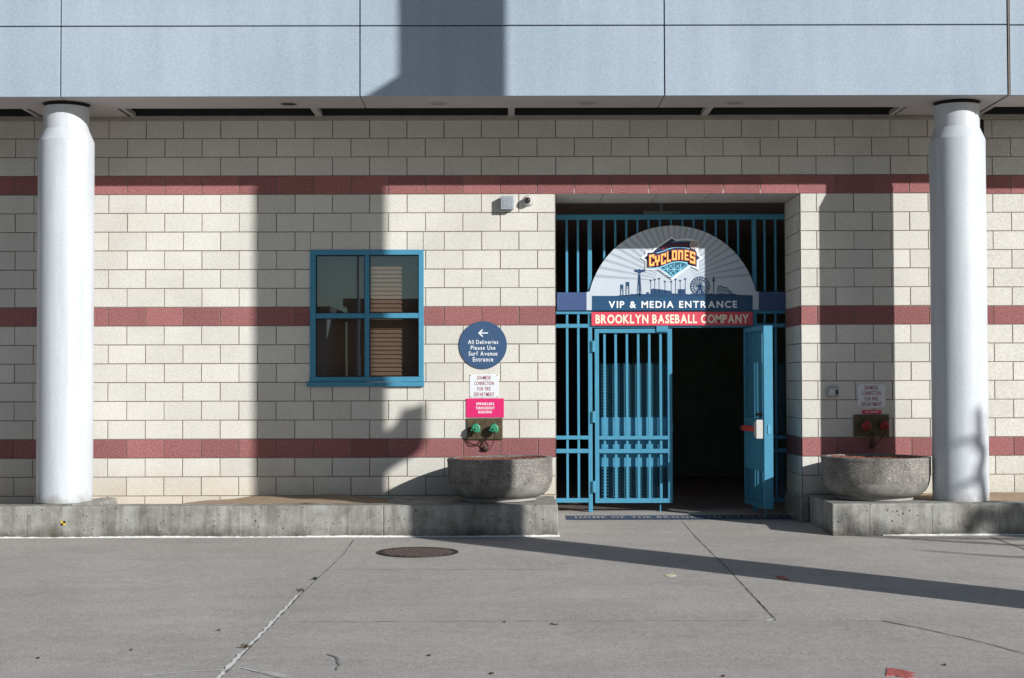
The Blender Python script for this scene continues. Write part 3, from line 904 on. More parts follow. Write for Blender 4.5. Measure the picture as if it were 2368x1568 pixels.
def leaf(hx, hy, sgn, rot, lab):
    """gate leaf; local x runs from hinge to free edge (sgn=+1 right, -1 left), y=0 outside face"""
    L0 = P3(320, 700)[0]; L1 = P3(872, 700)[0]; WD = L1-L0
    zt = P3(600, 98)[1]; zb = P3(600, 1340)[1]; base = zb
    lf = empty('gate_leaf', (hx, hy, base), parent=gate)
    lf.rotation_euler = (0, 0, rot)
    lf['label'] = lab
    def lx_(v): return (P3(v, 700)[0]-L0)*sgn
    def lz_(v): return P3(600, v)[1]-base
    def bb(mb, xa, xb, y0, y1, z0, z1):
        a, b2 = sorted((xa, xb)); z0, z1 = sorted((z0, z1)); mb.box(a, b2, y0, y1, z0, z1)
    D = .10
    fr = MB()
    bb(fr, lx_(320), lx_(350), 0, D, lz_(1340), lz_(98)); bb(fr, lx_(840), lx_(872), 0, D, lz_(1340), lz_(98))
    for a, b2 in ((98, 128), (862, 888), (955, 985), (1308, 1340)):
        bb(fr, lx_(350), lx_(840), .001, .045, lz_(b2), lz_(a))
    bb(fr, lx_(350), lx_(840), .045, D-.001, lz_(128), lz_(98)); bb(fr, lx_(350), lx_(840), .045, D-.001, lz_(1340), lz_(1308))
    fr.build('leaf_frame', MT['blue'], lf, local=True, bevel=.003)
    for a, b2 in ((383, 400), (462, 480), (543, 560), (624, 641), (703, 720), (783, 801)):
        m = MB(); bb(m, lx_(a), lx_(b2), .030, .057, lz_(1310), lz_(126)); m.build('bar', MT['blue'], lf, local=True, bevel=.002)
    m = MB(); bb(m, lx_(345), lx_(845), D, D+.003, lz_(1085), lz_(730)); m.build('kick_plate', MT['blue'], lf, local=True)
    m = MB(); xa, xb = sorted((lx_(345), lx_(845)))
    hexmesh(m, xa, xb, lz_(730), lz_(344), D); m.build('wire_mesh', MT['blue'], lf, local=True)
    m = MB(); hexmesh(m, xa, xb, lz_(1330), lz_(1085), D); m.build('wire_mesh', MT['blue'], lf, local=True)
    for y0, y1 in ((182, 265), (684, 768), (1180, 1265)):
        m = MB(); xc = lx_(309); m.lathe([(.0001, lz_(y1)), (.021, lz_(y1)+.004), (.021, lz_(y0)-.004), (.0001, lz_(y0))], (xc, -.012, 0), 20)
        m.build('hinge', MT['blue'], lf, local=True, smooth=True)
    m = MB(); bb(m, lx_(783), lx_(791), .05, .062, lz_(1405), lz_(1340)); m.build('cane_bolt', MT['blue'], lf, local=True)
    m = MB(); bb(m, lx_(872), lx_(877), .03, .06, lz_(832), lz_(770)); m.build('latch_plate', MT['bluedark'], lf, local=True)
    return lf, lx_, lz_, D
leaf(P3(320, 700)[0], GY-.003, 1, 0, 'closed left leaf with bars over mesh')
rl, lx_, lz_, LD = leaf(2.798, GY-.02, -1, R(95.5), 'open right leaf standing out towards the pavement')
# panic hardware on the inside of the open leaf
ph = MB()
m = MB(); zc = lz_(800)+.0
fe = lx_(872)
xs_ = lambda t: fe*t
mm = MB(); mm.box(xs_(.88), xs_(.30), LD+.050, LD+.095, zc-.030, zc+.030) if xs_(.88) < xs_(.30) else None
mm.build('panic_bar', MT['alarm'], rl, local=True, bevel=.006)
mm = MB(); mm.box(xs_(.30), xs_(.12), LD+.045, LD+.085, zc-.026, zc+.026); mm.build('bar_arm', MT['black'], rl, local=True, bevel=.004)
mm = MB(); mm.prism([(xs_(.985), zc-.105), (xs_(.985), zc+.105), (xs_(.86), zc+.075), (xs_(.86), zc-.075)], LD+.004, LD+.085)
mm.build('lock_housing', MT['plastic'], rl, local=True, bevel=.008)
mm = MB(); mm.box(xs_(.94), xs_(.80), LD+.004, LD+.05, lz_(712), lz_(690)); mm.build('thumb_latch', MT['black'], rl, local=True, bevel=.004)

# mesh behind the right fixed panel
m = MB(); hexmesh(m, P3(1628, 500)[0], DX1-.02, P3(0, 840)[1], P3(0, 345)[1], GY+.06); m.build('side_mesh', MT['blue'], gate); m = MB(); hexmesh(m, P3(1628, 500)[0], DX1-.02, P3(0, 1308)[1], P3(0, 990)[1], GY+.06)
m.build('side_mesh', MT['blue'], gate)

# ------------------------------------------------------------------ entrance sign
SY = GY-.028
sg = empty('entrance_sign', (P1(1060, 1075)[0], SY, P1(1060, 1210)[1]), 'arched grey sign with a team emblem and skyline over navy VIP and media entrance lettering', 'sign')
cpx, cpy, rr = 1057, 1084, 734
def S(x, y): return W(*g1(x, y), SY)
arc = []
a0 = math.degrees(math.asin((1084-918)/734.0))
for i in range(61):
    a = R(180-a0-(180-2*a0)*i/60)
    arc.append(S(cpx+rr*math.cos(a), cpy-rr*math.sin(a)))
out_ = arc+[S(1798, 918), S(1798, 1075), S(315, 1078), S(315, 922)]
MB().prism(out_, SY, SY+.006).build('arch_panel', MT['signgrey'], sg)
E = .0016
def layer(mb, pts, k, fn=S): mb.prism([fn(*p) for p in pts], SY-E*k, SY-E*(k-1)+.0004)
ry = MB()
rcx, rcy = 1075, 830
for i in range(27):
    a = 4+i*6.85*0.96
    pts = []
    for (rad, da) in ((170, -1.1), (170, 1.1), (None, 1.1), (None, -1.1)):
        th = R(180-(a+da))
        dx, dy = math.cos(th), -math.sin(th)
        if rad is None:
            # reach the arc edge
            ox, oy = rcx-cpx, rcy-cpy
            bq = ox*dx+oy*dy; cq = ox*ox+oy*oy-(rr-2)**2
            rad = -bq+math.sqrt(bq*bq-cq)
        yy = rcy+dy*rad
        pts.append((rcx+dx*rad, min(yy, 915)))
    layer(ry, pts, 1)
ry.build('ray_pattern', MT['ray'], sg)
nb = MB(); layer(nb, [(362, 955), (1745, 955), (1745, 1080), (362, 1080)], 2); nb.build('navy_band', MT['navy'], sg)
# skyline silhouettes
sk = MB()
def rc(x0, y0, x1, y1): layer(sk, [(x0, y0), (x1, y0), (x1, y1), (x0, y1)], 2)
rng = random.Random(3)
for x0, x1 in ((605, 632), (652, 683)):
    t = 858 if x0 < 640 else 835
    rc(x0, t, x1, t+38); rc(x0, t+38, x0+7, 956); rc(x1-7, t+38, x1, 956); rc(x0, t+50, x1, t+54)
xx = 690
pr = [(690, 945), (700, 937), (730, 940), (760, 934), (800, 940), (830, 938), (832, 922), (850, 922), (853, 936), (868, 936), (872, 900), (880, 893), (960, 900), (1010, 908), (1045, 912), (1050, 934), (1100, 936), (1102, 897), (1163, 897), (1165, 938), (1200, 941), (1220, 935), (1260, 940), (1300, 932), (1350, 940), (1380, 932), (1400, 940), (1440, 940), (1470, 934), (1520, 940), (1580, 936), (1620, 946), (1745, 951), (1745, 957), (560, 957), (600, 950)]
layer(sk, pr, 2)
layer(sk, [(761, 768), (775, 768), (777, 950), (766, 950)], 2); 
for s in (-1, 1): layer(sk, [(769+s*4, 770), (769+s*8, 770), (769+s*20, 950), (769+s*16, 950)], 3)
for yv in (800, 850, 900): rc(757, yv, 782, yv+4)
layer(sk, [(725, 735), (735, 727), (760, 731), (770, 722), (782, 731), (808, 727), (824, 737), (812, 748), (785, 752), (780, 762), (762, 762), (755, 750), (733, 747)], 4)
for x, y in ((868, 818), (903, 810), (940, 802), (991, 826), (1045, 828), (1082, 808), (1122, 818), (1166, 804)):
    rc(x-1.8, y, x+1.8, 940); layer(sk, [(x-9, y-1), (x+9, y-1), (x+6, y+11), (x-6, y+11)], 4)
rc(1406, 800, 1413, 945); rc(1398, 812, 1421, 830); rc(1404, 790, 1415, 812)
# coaster
for i in range(9):
    x = 1440+i*16; h = [60, 72, 74, 66, 60, 64, 40, 28, 12][i]
    rc(x-2, 945-h, x+2, 945)
    if i < 8:
        h2 = [60, 72, 74, 66, 60, 64, 40, 28, 12][i+1]
        layer(sk, [(x, 945-h-3), (x+16, 945-h2-3), (x+16, 945-h2+4), (x, 945-h+4)], 3)
        layer(sk, [(x, 945-h*.4), (x+16, 945-h2*.9), (x+16, 945-h2*.9+4), (x, 945-h*.4+4)], 4)
wx_, wy_ = 1292, 872
for (r0, r1) in ((84, 77), (56, 52), (14, 0.5)):
    n = 36
    for i in range(n):
        a, b2 = 2*math.pi*i/n, 2*math.pi*(i+1)/n
        layer(sk, [(wx_+r0*math.cos(a), wy_+r0*math.sin(a)), (wx_+r0*math.cos(b2), wy_+r0*math.sin(b2)), (wx_+r1*math.cos(b2), wy_+r1*math.sin(b2)), (wx_+r1*math.cos(a), wy_+r1*math.sin(a))], 3)
for i in range(20):
    a = 2*math.pi*i/20; c_, s_ = math.cos(a), math.sin(a)
    layer(sk, [(wx_-s_*1.8, wy_+c_*1.8), (wx_+80*c_-s_*1.8, wy_+80*s_+c_*1.8), (wx_+80*c_+s_*1.8, wy_+80*s_-c_*1.8), (wx_+s_*1.8, wy_-c_*1.8)], 5)
    q = 66
    layer(sk, [(wx_+q*c_-5, wy_+q*s_-5), (wx_+q*c_+5, wy_+q*s_-5), (wx_+q*c_+5, wy_+q*s_+5), (wx_+q*c_-5, wy_+q*s_+5)], 6)
layer(sk, [(wx_-4, wy_), (wx_+4, wy_), (wx_+42, 950), (wx_+30, 950), (wx_, wy_+20), (wx_-30, 950), (wx_-42, 950)], 4)
sk.build('skyline', MT['navytext'], sg)
tx = MB(); x0, z1 = S(505, 1000); x1, z0 = S(1610, 1058)
add_text(tx, 'VIP & MEDIA ENTRANCE', x0, x1, z0, z1, SY-E*2-.0015, .025, space=.17); tx.build('lettering', MT['white'], sg)

# emblem
g2 = Z(2480, 900, 5.407)
def S2(x, y): return W(*g2(x, y), SY)
em = MB()
layer(em, [(1120, 245), (1205, 315), (1300, 297), (1400, 290), (1520, 294), (1600, 312), (1660, 350), (1700, 405), (1708, 455), (1695, 505), (1668, 545), (1700, 552), (1700, 650), (1800, 715), (1700, 782), (1700, 978), (1620, 938), (1530, 900), (1440, 958), (1130, 1192), (1000, 1105), (810, 965), (700, 978), (550, 970), (550, 782), (440, 715), (550, 636), (550, 555), (700, 555), (735, 505), (900, 395)], 7, S2)
em.build('emblem_outline', MT['white'], sg)
em = MB()
layer(em, [(1120, 292), (1200, 352), (1320, 338), (1440, 340), (1540, 350), (1590, 400), (1615, 480), (1630, 552), (1655, 590), (1660, 655), (1725, 715), (1655, 765), (1655, 915), (1560, 872), (1500, 862), (1130, 1135), (850, 938), (760, 932), (590, 922), (590, 765), (513, 715), (590, 668), (590, 600), (700, 600), (770, 530), (950, 410)], 8, S2)
em.build('emblem_field', MT['emnavy'], sg)
em = MB()
layer(em, [(860, 935), (940, 895), (1040, 845), (1150, 815), (1300, 805), (1455, 830), (1490, 868), (1125, 1125)], 9, S2)
em.build('emblem_truss_field', MT['teal'], sg)
tr_ = MB()
def line(mb, x0, y0, x1, y1, w, k):
    d = Vector((x1-x0, y1-y0)); n = Vector((-d.y, d.x)).normalized()*w/2
    layer(mb, [(x0+n.x, y0+n.y), (x1+n.x, y1+n.y), (x1-n.x, y1-n.y), (x0-n.x, y0-n.y)], k, S2)
def poly(mb, pts, w, k):
    for a, b2 in zip(pts[:-1], pts[1:]): line(mb, *a, *b2, w, k)
poly(tr_, [(600, 928), (720, 938), (850, 925), (1000, 862), (1150, 808), (1300, 797), (1460, 822)], 22, 11)
for x in (1015, 1165, 1310): line(tr_, x, 830 if x > 1100 else 860, x, 1130-abs(x-1130)*.74, 15, 10)
line(tr_, 900, 968, 1390, 968, 14, 12)
for c_, dy in ((1015, 968), (1165, 968), (1310, 968)):
    r_ = 115
    line(tr_, c_-r_*.9, dy-r_*.9+5, c_, dy, 13, 13); line(tr_, c_+r_*.95, dy-r_*.95+5, c_, dy, 13, 14)
line(tr_, 1015, 968, 1150, 1105, 13, 15); line(tr_, 1165, 968, 1055, 1080, 13, 16); line(tr_, 1165, 968, 1205, 1075, 13, 17); line(tr_, 1310, 968, 1130, 1130, 13, 18); line(tr_, 1060, 1110, 1180, 1110, 10, 19)
poly(tr_, [(860, 935), (1125, 1130), (1490, 868)], 14, 20)
line(tr_, 1450, 835, 1450, 895, 13, 15); line(tr_, 1480, 870, 1400, 830, 10, 16)
sw_ = MB(); poly(sw_, [(1110, 378), (1200, 362), (1320, 353), (1430, 357), (1520, 366)], 9, 12); sw_.build('emblem_swoosh', MT['ltblue'], sg)
sw_ = MB(); poly(sw_, [(790, 612), (880, 588), (960, 560), (1060, 515), (1160, 493), (1300, 487), (1420, 498), (1500, 515)], 16, 12); sw_.build('emblem_swoosh', MT['ltblue'], sg)
tr_.build('emblem_truss', MT['ltblue'], sg)
tw = .30
GL = {
 'C': [(0, 0, tw, 1), (0, .82, 1, 1), (0, 0, 1, .18), (1-tw, .66, 1, .9), (1-tw, .1, 1, .32)],
 'Y': [(0, .45, tw, 1), (1-tw, .45, 1, 1), (0, .36, 1, .56), (.34, 0, .66, .5)],
 'L': [(0, 0, tw, 1), (0, 0, 1, .18)],
 'O': [(0, 0, tw, 1), (1-tw, 0, 1, 1), (0, .82, 1, 1), (0, 0, 1, .18)],
 'N': [(0, 0, tw, 1), (1-tw, 0, 1, 1), (0, .82, 1, 1)],
 'E': [(0, 0, tw, 1), (0, .83, 1, 1), (0, 0, 1, .17), (0, .42, .8, .58)],
 'S': [(0, .44, tw, 1), (0, .83, 1, 1), (0, .42, 1, .6), (1-tw, 0, 1, .6), (0, 0, 1, .17), (1-tw, .75, 1, .95), (0, .06, tw, .24)]}
lett = [('C', 625, 735, 650, 892, -.10), ('Y', 750, 850, 668, 882, -.25), ('C', 880, 985, 625, 852, -.28), ('L', 1008, 1092, 575, 802, -.25), ('O', 1117, 1222, 558, 765, -.04), ('N', 1252, 1354, 556, 757, .03), ('E', 1390, 1482, 553, 768, .12), ('S', 1505, 1618, 585, 838, .28)]
for ex, mt_, nm, k in ((13, 'pink', 'emblem_letter_outline', 21), (0, 'yellow', 'emblem_letters', 24)):
    lb = MB()
    for ch, x0, x1, y0, y1, sl_ in lett:
        for i, (a, b2, c2, d2) in enumerate(GL[ch]):
            X0, X1 = x0+a*(x1-x0)-ex, x0+c2*(x1-x0)+ex
            Y1, Y0 = y1-b2*(y1-y0)+ex, y1-d2*(y1-y0)-ex
            xc = (x0+x1)/2
            layer(lb, [(X0, Y0+sl_*(X0-xc)), (X1, Y0+sl_*(X1-xc)), (X1, Y1+sl_*(X1-xc)), (X0, Y1+sl_*(X0-xc))], k+i*.25, S2)
    lb.build(nm, MT[mt_], sg)
lb = MB()
for ch, x, y, rs in zip('BROOKLYN', (935, 1012, 1086, 1160, 1234, 1303, 1372, 1440), (500, 470, 453, 443, 436, 431, 431, 436), (-.3, -.25, -.15, -.08, -.05, 0, .04, .1)):
    a, b2 = S2(x-25, y-36), S2(x+25, y+36)
    add_text(lb, ch, a[0], b2[0], b2[1], a[1], SY-E*10, .03, slope=-rs)
lb.build('emblem_small_letters', MT['darkred'], sg)
bb_ = MB(); layer(bb_, [(1592+92*math.cos(i*math.pi/16), 440+92*math.sin(i*math.pi/16)) for i in range(32)], 13, S2); bb_.build('emblem_ball', MT['ball'], sg)
bb_ = MB(); poly(bb_, [(1575, 360), (1570, 410), (1545, 450), (1510, 465)], 9, 15); poly(bb_, [(1650, 385), (1640, 435), (1605, 470), (1560, 520)], 9, 15); bb_.build('emblem_stitching', MT['darkred'], sg)

# red company sign and navy side boards
rs_ = empty('company_sign', (P1(1052, 1208)[0], SY, P1(1052, 1208)[1]), 'red strip sign with cream baseball company lettering over the gate leaves', 'sign')
a, b2 = S(358, 1095), S(1747, 1208)
MB().box(a[0], b2[0], SY, SY+.006, b2[1], a[1]).build('sign_board', MT['red'], rs_)
tx = MB(); x0, z1 = S(392, 1116); x1, z0 = S(1712, 1191)
add_text(tx, 'BROOKLYN BASEBALL COMPANY', x0, x1, z0, z1, SY-.0015, .03, space=.085); tx.build('lettering', MT['cream'], rs_)
for (x0, x1, y0, y1, lab) in ((60, 313, 925, 1079, 'blank navy board on the gate left of the arched sign'), (1799, 2045, 920, 1075, 'blank dark navy board on the gate right of the arched sign')):
    a, b2 = S(x0, y0), S(x1, y1)
    xa = max(a[0], DX0+.002); xb = min(b2[0], DX1-.003)
    o = MB().box(xa, xb, SY+.001, SY+.007, b2[1], a[1]).build('side_board', MT['sidenavy'], bevel=.001); tag(o, lab, 'sign board', 'navy boards beside the arched sign')

# painted floor band
fb_ = empty('floor_band', (1.85, .02, groundz(1.8, 0)), 'dark blue floor band with pale lettering across the doorway threshold', 'floor sign')
def gstrip(mb, x0, x1, y0, y1, h, n=40):
    vs = []; m_ = 6
    for i in range(n+1):
        for j in range(m_+1):
            x = x0+(x1-x0)*i/n; y = y0+(y1-y0)*j/m_; vs.append((x, y, groundz(x, y)+h))
    mb.add(vs, [(i*(m_+1)+j, (i+1)*(m_+1)+j, (i+1)*(m_+1)+j+1, i*(m_+1)+j+1) for i in range(n) for j in range(m_)])
xa, ya = G(1303, 1203); xb, yb = G(1303, 1190.5)
ya, yb = .16, .56
m = MB(); gstrip(m, .64, 3.14, ya, yb, .004); m.build('band', MT['mat'], fb_)
m = MB()
vs, fs = [], []
add_text(m, 'HOME OF THE BROOKLYN CYCLONES', .74, 3.08, 0, 1, 0, .02, space=.16)
y0t, y1t = ya+(yb-ya)*.28, ya+(yb-ya)*.72
m.v = [(x, y0t+(y1t-y0t)*z, groundz(x, y0t+(y1t-y0t)*z)+.0075) for (x, y, z) in m.v]
m.build('lettering', MT['matletters'], fb_)

# ------------------------------------------------------------------ wall signs
g4 = Z(1750, 1240, 1.867); gA = Z(1780, 1440, 3.733); gB = Z(3300, 1500, 4.9)
cx, cz = W(*g4(340, 262), -.01); rad = 178/1.867/1.72973/212.9
rsn = empty('round_sign', (cx, -.008, cz-rad), 'round blue sign with white arrow and deliveries lettering left of the doorway', 'sign')
MB().prism([(cx+rad*math.cos(i*math.pi/48), cz+rad*math.sin(i*math.pi/48)) for i in range(96)], -.014, -.001).build('sign_disc', MT['round'], rsn, bevel=.001, seg=1)
Yt = -.0155
def R4(x, y): return W(*g4(x, y), Yt)
for s, x0, x1, y0, y1 in (('All Deliveries', 228, 453, 224, 254), ('Please Use', 248, 432, 267, 297), ('Surf Avenue', 233, 447, 309, 341), ('Entrance', 264, 416, 352, 385)):
    a, b2 = R4(x0, y0), R4(x1, y1); add_text(MB(), s, a[0], b2[0], b2[1], a[1], Yt, .012, space=.15).build('lettering', MT['white'], rsn)
def stroke(mb, fn, x0, y0, x1, y1, w, y, k=0):
    d = Vector((x1-x0, y1-y0)); n = Vector((-d.y, d.x)).normalized()*w/2
    mb.prism([fn(x0+n.x, y0+n.y), fn(x1+n.x, y1+n.y), fn(x1-n.x, y1-n.y), fn(x0-n.x, y0-n.y)], y-k*.0004, y+.001)
aw = MB(); stroke(aw, R4, 310, 172, 377, 172, 8, Yt); stroke(aw, R4, 308, 173, 338, 146, 9, Yt, 1); stroke(aw, R4, 308, 171, 338, 198, 9, Yt, 2); aw.build('arrow', MT['white'], rsn)

def siamese(fn, x0, x1, y0, y1, rows, lab):
    a, b2 = fn(x0, y0), fn(x1, y1)
    s = empty('fire_sign', ((a[0]+b2[0])/2, -.004, b2[1]), lab, 'sign', 'white siamese connection signs')
    MB().box(a[0], b2[0], -.006, -.001, b2[1], a[1]).build('sign_plate', MT['signwhite'], s, bevel=.001, seg=1)
    for st, xa, xb, ya, yb in rows:
        p, q_ = fn(xa, ya), fn(xb, yb); add_text(MB(), st, p[0], q_[0], q_[1], p[1], -.0072, .010, space=.11).build('lettering', MT['maroon'], s)
    for (u, v_) in ((.03, .04), (.95, .04), (.03, .96), (.95, .96)):
        MB().cyl((a[0]+(b2[0]-a[0])*u, -.008, a[1]+(b2[1]-a[1])*v_), .005, .003, 'Y', 10).build('screw', MT['black'], s)
    return s
fA = lambda x, y: W(*gA(x, y), -.006); fB = lambda x, y: W(*gB(x, y), -.006)
siamese(fA, 368, 800, 218, 562, [('SIAMESE', 481, 683, 237, 292), ('CONNECTION', 438, 731, 320, 375), ('FOR FIRE', 482, 683, 402, 458), ('DEPARTMENT', 429, 738, 485, 543)], 'white fire department connection sign between the round sign and the magenta sign')
siamese(fB, 635, 1187, 180, 642, [('SIAMESE', 775, 1038, 208, 288), ('CONNECTION', 717, 1098, 317, 396), ('FOR FIRE', 775, 1038, 426, 503), ('DEPARTMENT', 706, 1110, 534, 612)], 'white fire department connection sign above the small red label near the right column')
a, b2 = fA(314, 575), fA(880, 857)
s = empty('sprinkler_sign', ((a[0]+b2[0])/2, -.004, b2[1]), 'magenta sprinklers sign with white lettering above the green capped inlets', 'sign')
MB().box(a[0], b2[0], -.0075, -.0015, b2[1], a[1]).build('sign_plate', MT['magenta'], s, bevel=.001, seg=1)
for st, xa, xb, ya, yb in (('SPRINKLERS', 466, 733, 635, 675), ('THROUGHOUT', 460, 740, 697, 737), ('BUILDING', 498, 698, 757, 796)):
    p, q_ = fA(xa, ya), fA(xb, yb); add_text(MB(), st, p[0], q_[0], q_[1], p[1], -.009, .03, space=.13).build('lettering', MT['white'], s)
a, b2 = fB(730, 690), fB(1103, 763)
s = empty('standpipe_label', ((a[0]+b2[0])/2, -.004, b2[1]), 'small red label with pale lettering above the red capped inlets', 'sign')
MB().box(a[0], b2[0], -.005, -.0015, b2[1], a[1]).build('sign_plate', MT['magenta'], s)
t = MB(); p, q_ = fB(788, 708), fB(1048, 742); add_text(t, 'DRY STANDPIPE', p[0], q_[0], q_[1], p[1], -.0062, .03, space=.12); t.build('lettering', MT['cream'], s)

# fire department inlets
def inlets(fn, x0, x1, y0, y1, caps, capmat, lab, chains):
    a, b2 = fn(x0, y0), fn(x1, y1)
    f = empty('hose_inlet', ((a[0]+b2[0])/2, -.01, b2[1]), lab, 'fire connection')
    MB().box(a[0], b2[0], -.022, -.002, b2[1], a[1]).build('wall_plate', MT['brass'], f, bevel=.004)
    for (cx_, cy_) in caps:
        c = fn(cx_, cy_); x, z = c
        MB().lathe([(.052, -.022), (.046, -.030), (.036, -.045), (.036, -.075), (.046, -.080), (.050, -.098), (.0001, -.0985)], (x+.003, 0, z+.004), 32, 'Y').build('inlet_collar', MT['brass'], f, smooth=True)
        cp = MB()
        cp.lathe([(.036, -.099), (.047, -.101), (.049, -.112), (.040, -.122), (.030, -.124), (.026, -.119), (.012, -.119), (.010, -.140), (.0001, -.142)], (x, 0, z), 32, 'Y')
        for k in range(3):
            an = R(200+120*k); cp.box(x+.049*math.cos(an)-.008, x+.049*math.cos(an)+.008, -.116, -.102, z+.049*math.sin(an)-.008, z+.049*math.sin(an)+.008)
        cp.build('cap', capmat, f, smooth=True)
    ch = MB()
    for pts in chains:
        P = [Vector((fn(p[0], p[1])[0], p[2], fn(p[0], p[1])[1])) for p in pts]
        # catmull sampling into links
        S_ = []
        for i in range(len(P)-1):
            for k in range(5): S_.append(P[i].lerp(P[i+1], k/5))
        S_.append(P[-1])
        tot = sum((S_[i+1]-S_[i]).length for i in range(len(S_)-1)); n = max(2, int(tot/.017))
        for i in range(n):
            tpos = tot*i/n; acc = 0
            for j in range(len(S_)-1):
                l = (S_[j+1]-S_[j]).length
                if acc+l >= tpos: break
                acc += l
            d = (S_[j+1]-S_[j]).normalized(); c = S_[j]+d*(tpos-acc)
            side = d.cross(Vector((0, 1, 0))).normalized() if i % 2 else Vector((0, 1, 0))
            ch.tube([c+d*(.012*math.cos(q*math.pi/4))+side*(.0065*math.sin(q*math.pi/4)) for q in range(8)], .0024, 5, True)
    ch.build('chain', MT['chain'], f)
    return f
inlets(fA, 330, 862, 868, 1187, [(465, 1018), (735, 1020)], MT['green'], 'brass fire inlet plate with two green caps above the left planter',
       [[(450, 1060, -.13), (480, 1150, -.10), (500, 1210, -.06), (560, 1270, -.03), (590, 1330, -.02)], [(745, 1060, -.13), (740, 1140, -.1), (715, 1240, -.05), (660, 1340, -.025), (600, 1365, -.02)], [(335, 1160, -.03), (345, 1200, -.03), (400, 1262, -.03), (470, 1265, -.03), (540, 1220, -.03), (590, 1150, -.03)], [(590, 1140, -.03), (585, 1200, -.03), (560, 1280, -.03), (580, 1330, -.03)], [(625, 1150, -.03), (600, 1220, -.03), (570, 1280, -.03)]])
inlets(fB, 560, 1255, 775, 1202, [(770, 990), (1125, 985)], MT['redcap'], 'brass fire inlet plate with two red caps above the right planter',
       [[(800, 1030, -.13), (840, 1120, -.1), (860, 1200, -.06), (890, 1280, -.03), (900, 1350, -.02)], [(1140, 1030, -.13), (1150, 1120, -.1), (1110, 1220, -.05), (1000, 1330, -.03), (930, 1390, -.02)], [(920, 1140, -.03), (940, 1240, -.03), (930, 1330, -.03), (900, 1390, -.03)]])
# plug hanging on each chain
for fn, x, y, lab in ((fA, 600, 1318, 'dark metal plug hanging on chains below the green capped inlets'), (fB, 915, 1390, 'dark metal plug hanging on chains below the red capped inlets')):
    c = fn(x, y)
    o = MB().lathe([(.0001, -.004), (.026, -.004), (.028, -.03), (.018, -.036), (.016, -.05), (.0001, -.051)], (c[0], 0, c[1]), 24, 'Y').build('chain_plug', MT['chain'], smooth=True)
    tag(o, lab, 'plug', 'plugs hanging below the inlets')

# security light and camera beside the doorway
g7 = Z(1900, 740, 6.766)
f7 = lambda x, y, Y=0: W(*g7(x, y), Y)
a, b2 = f7(697, 290, -.10), f7(1052, 652, -.10)
lt = empty('wall_light', ((a[0]+b2[0])/2, 0, b2[1]), 'square grey wall light box left of the doorway top', 'wall light')
MB().box(a[0]+.02, b2[0]-.02, -.02, -.001, b2[1]+.02, a[1]-.02).build('back_plate', MT['lightgrey'], lt)
MB().box(a[0], b2[0], -.10, -.018, b2[1], a[1]).build('housing', MT['lightgrey'], lt, bevel=.005)
cc = f7(940, 460, -.10); 
MB().box(a[0]+.018, b2[0]-.018, -.103, -.0995, b2[1]+.018, a[1]-.018).build('lens', simple('light_lens', (.26, .29, .33), .5, var=.2, scale=30), lt, bevel=.002)
c0 = f7(1440, 420, -.02)
cm = empty('security_camera', (c0[0], 0, c0[1]-.055), 'small white dome camera beside the grey light box', 'security camera')
MB().lathe([(.0001, -.028), (.050, -.026), (.060, -.014), (.062, -.001)], (c0[0]+.006, 0, c0[1]+.002), 40, 'Y').build('base', MT['plastic'], cm, smooth=True)
bd = MB(); bd.lathe([(.046, -.02), (.048, -.05), (.044, -.068), (.034, -.076)], (c0[0]-.012, 0, c0[1]-.010), 40, 'Y'); bd.build('body', MT['plastic'], cm, smooth=True)
dm = MB(); dm.lathe([(.034*math.cos(i*math.pi/16), -.072-.034*math.sin(i*math.pi/16)) for i in range(9)], (c0[0]-.008, 0, c0[1]-.004), 32, 'Y'); dm.build('dome', MT['dome'], cm, smooth=True)

# intercom box by the right inlets
a, b2 = fB(45, 228), fB(250, 438)
ic = empty('intercom', ((a[0]+b2[0])/2, 0, b2[1]), 'small grey metal box on the wall between the doorway and the red capped inlets', 'wall box')
MB().box(a[0], b2[0], -.045, -.001, b2[1], a[1]).build('case', MT['lightgrey'], ic, bevel=.004)
w_ = b2[0]-a[0]; h_ = a[1]-b2[1]
MB().box(a[0]+.10*w_, a[0]+.66*w_, -.049, -.0445, b2[1]+.2*h_, b2[1]+.8*h_).build('speaker_panel', MT['steel'], ic, bevel=.002)
MB().box(a[0]+.74*w_, a[0]+.97*w_, -.049, -.0445, b2[1]+.26*h_, b2[1]+.70*h_).build('button', MT['black'], ic, bevel=.002)

# ------------------------------------------------------------------ manhole and small things on the pavement
mxc, myc = G(966, 1277.7)
mh = empty('manhole_cover', (mxc, myc, groundz(mxc, myc)), 'round rusty iron manhole cover in the pavement before the left planter', 'manhole cover')
rb = .375
m = MB(); zz = .0045
m.lathe([(.0001, zz), (rb-.035, zz)], (0, 0, 0), 72).build('plate', MT['rust'], mh, local=True)
MB().lathe([(rb-.034, .002), (rb-.034, .008), (rb, .008), (rb+.002, .002)], (0, 0, 0), 72).build('rim', MT['rust'], mh, local=True, smooth=True)
m = MB()
for i in range(-9, 10):
    for j in range(-9, 10):
        x, y = (i+.5*(j % 2))*.040, j*.036
        if x*x+y*y < (rb-.05)**2:
            s_ = .013
            m.add([(x-s_, y, zz), (x, y-s_, zz), (x+s_, y, zz), (x, y+s_, zz), (x-s_*.6, y, zz+.008), (x, y-s_*.6, zz+.008), (x+s_*.6, y, zz+.008), (x, y+s_*.6, zz+.008)],
                  [(0, 1, 5, 4), (1, 2, 6, 5), (2, 3, 7, 6), (3, 0, 4, 7), (4, 5, 6, 7)])
m.build('tread_pattern', simple('manhole_raised', (.115, .088, .078), .5, metal=.4, var=.35, scale=50), mh, local=True)
mh.rotation_euler = (R(.97), 0, R(8))

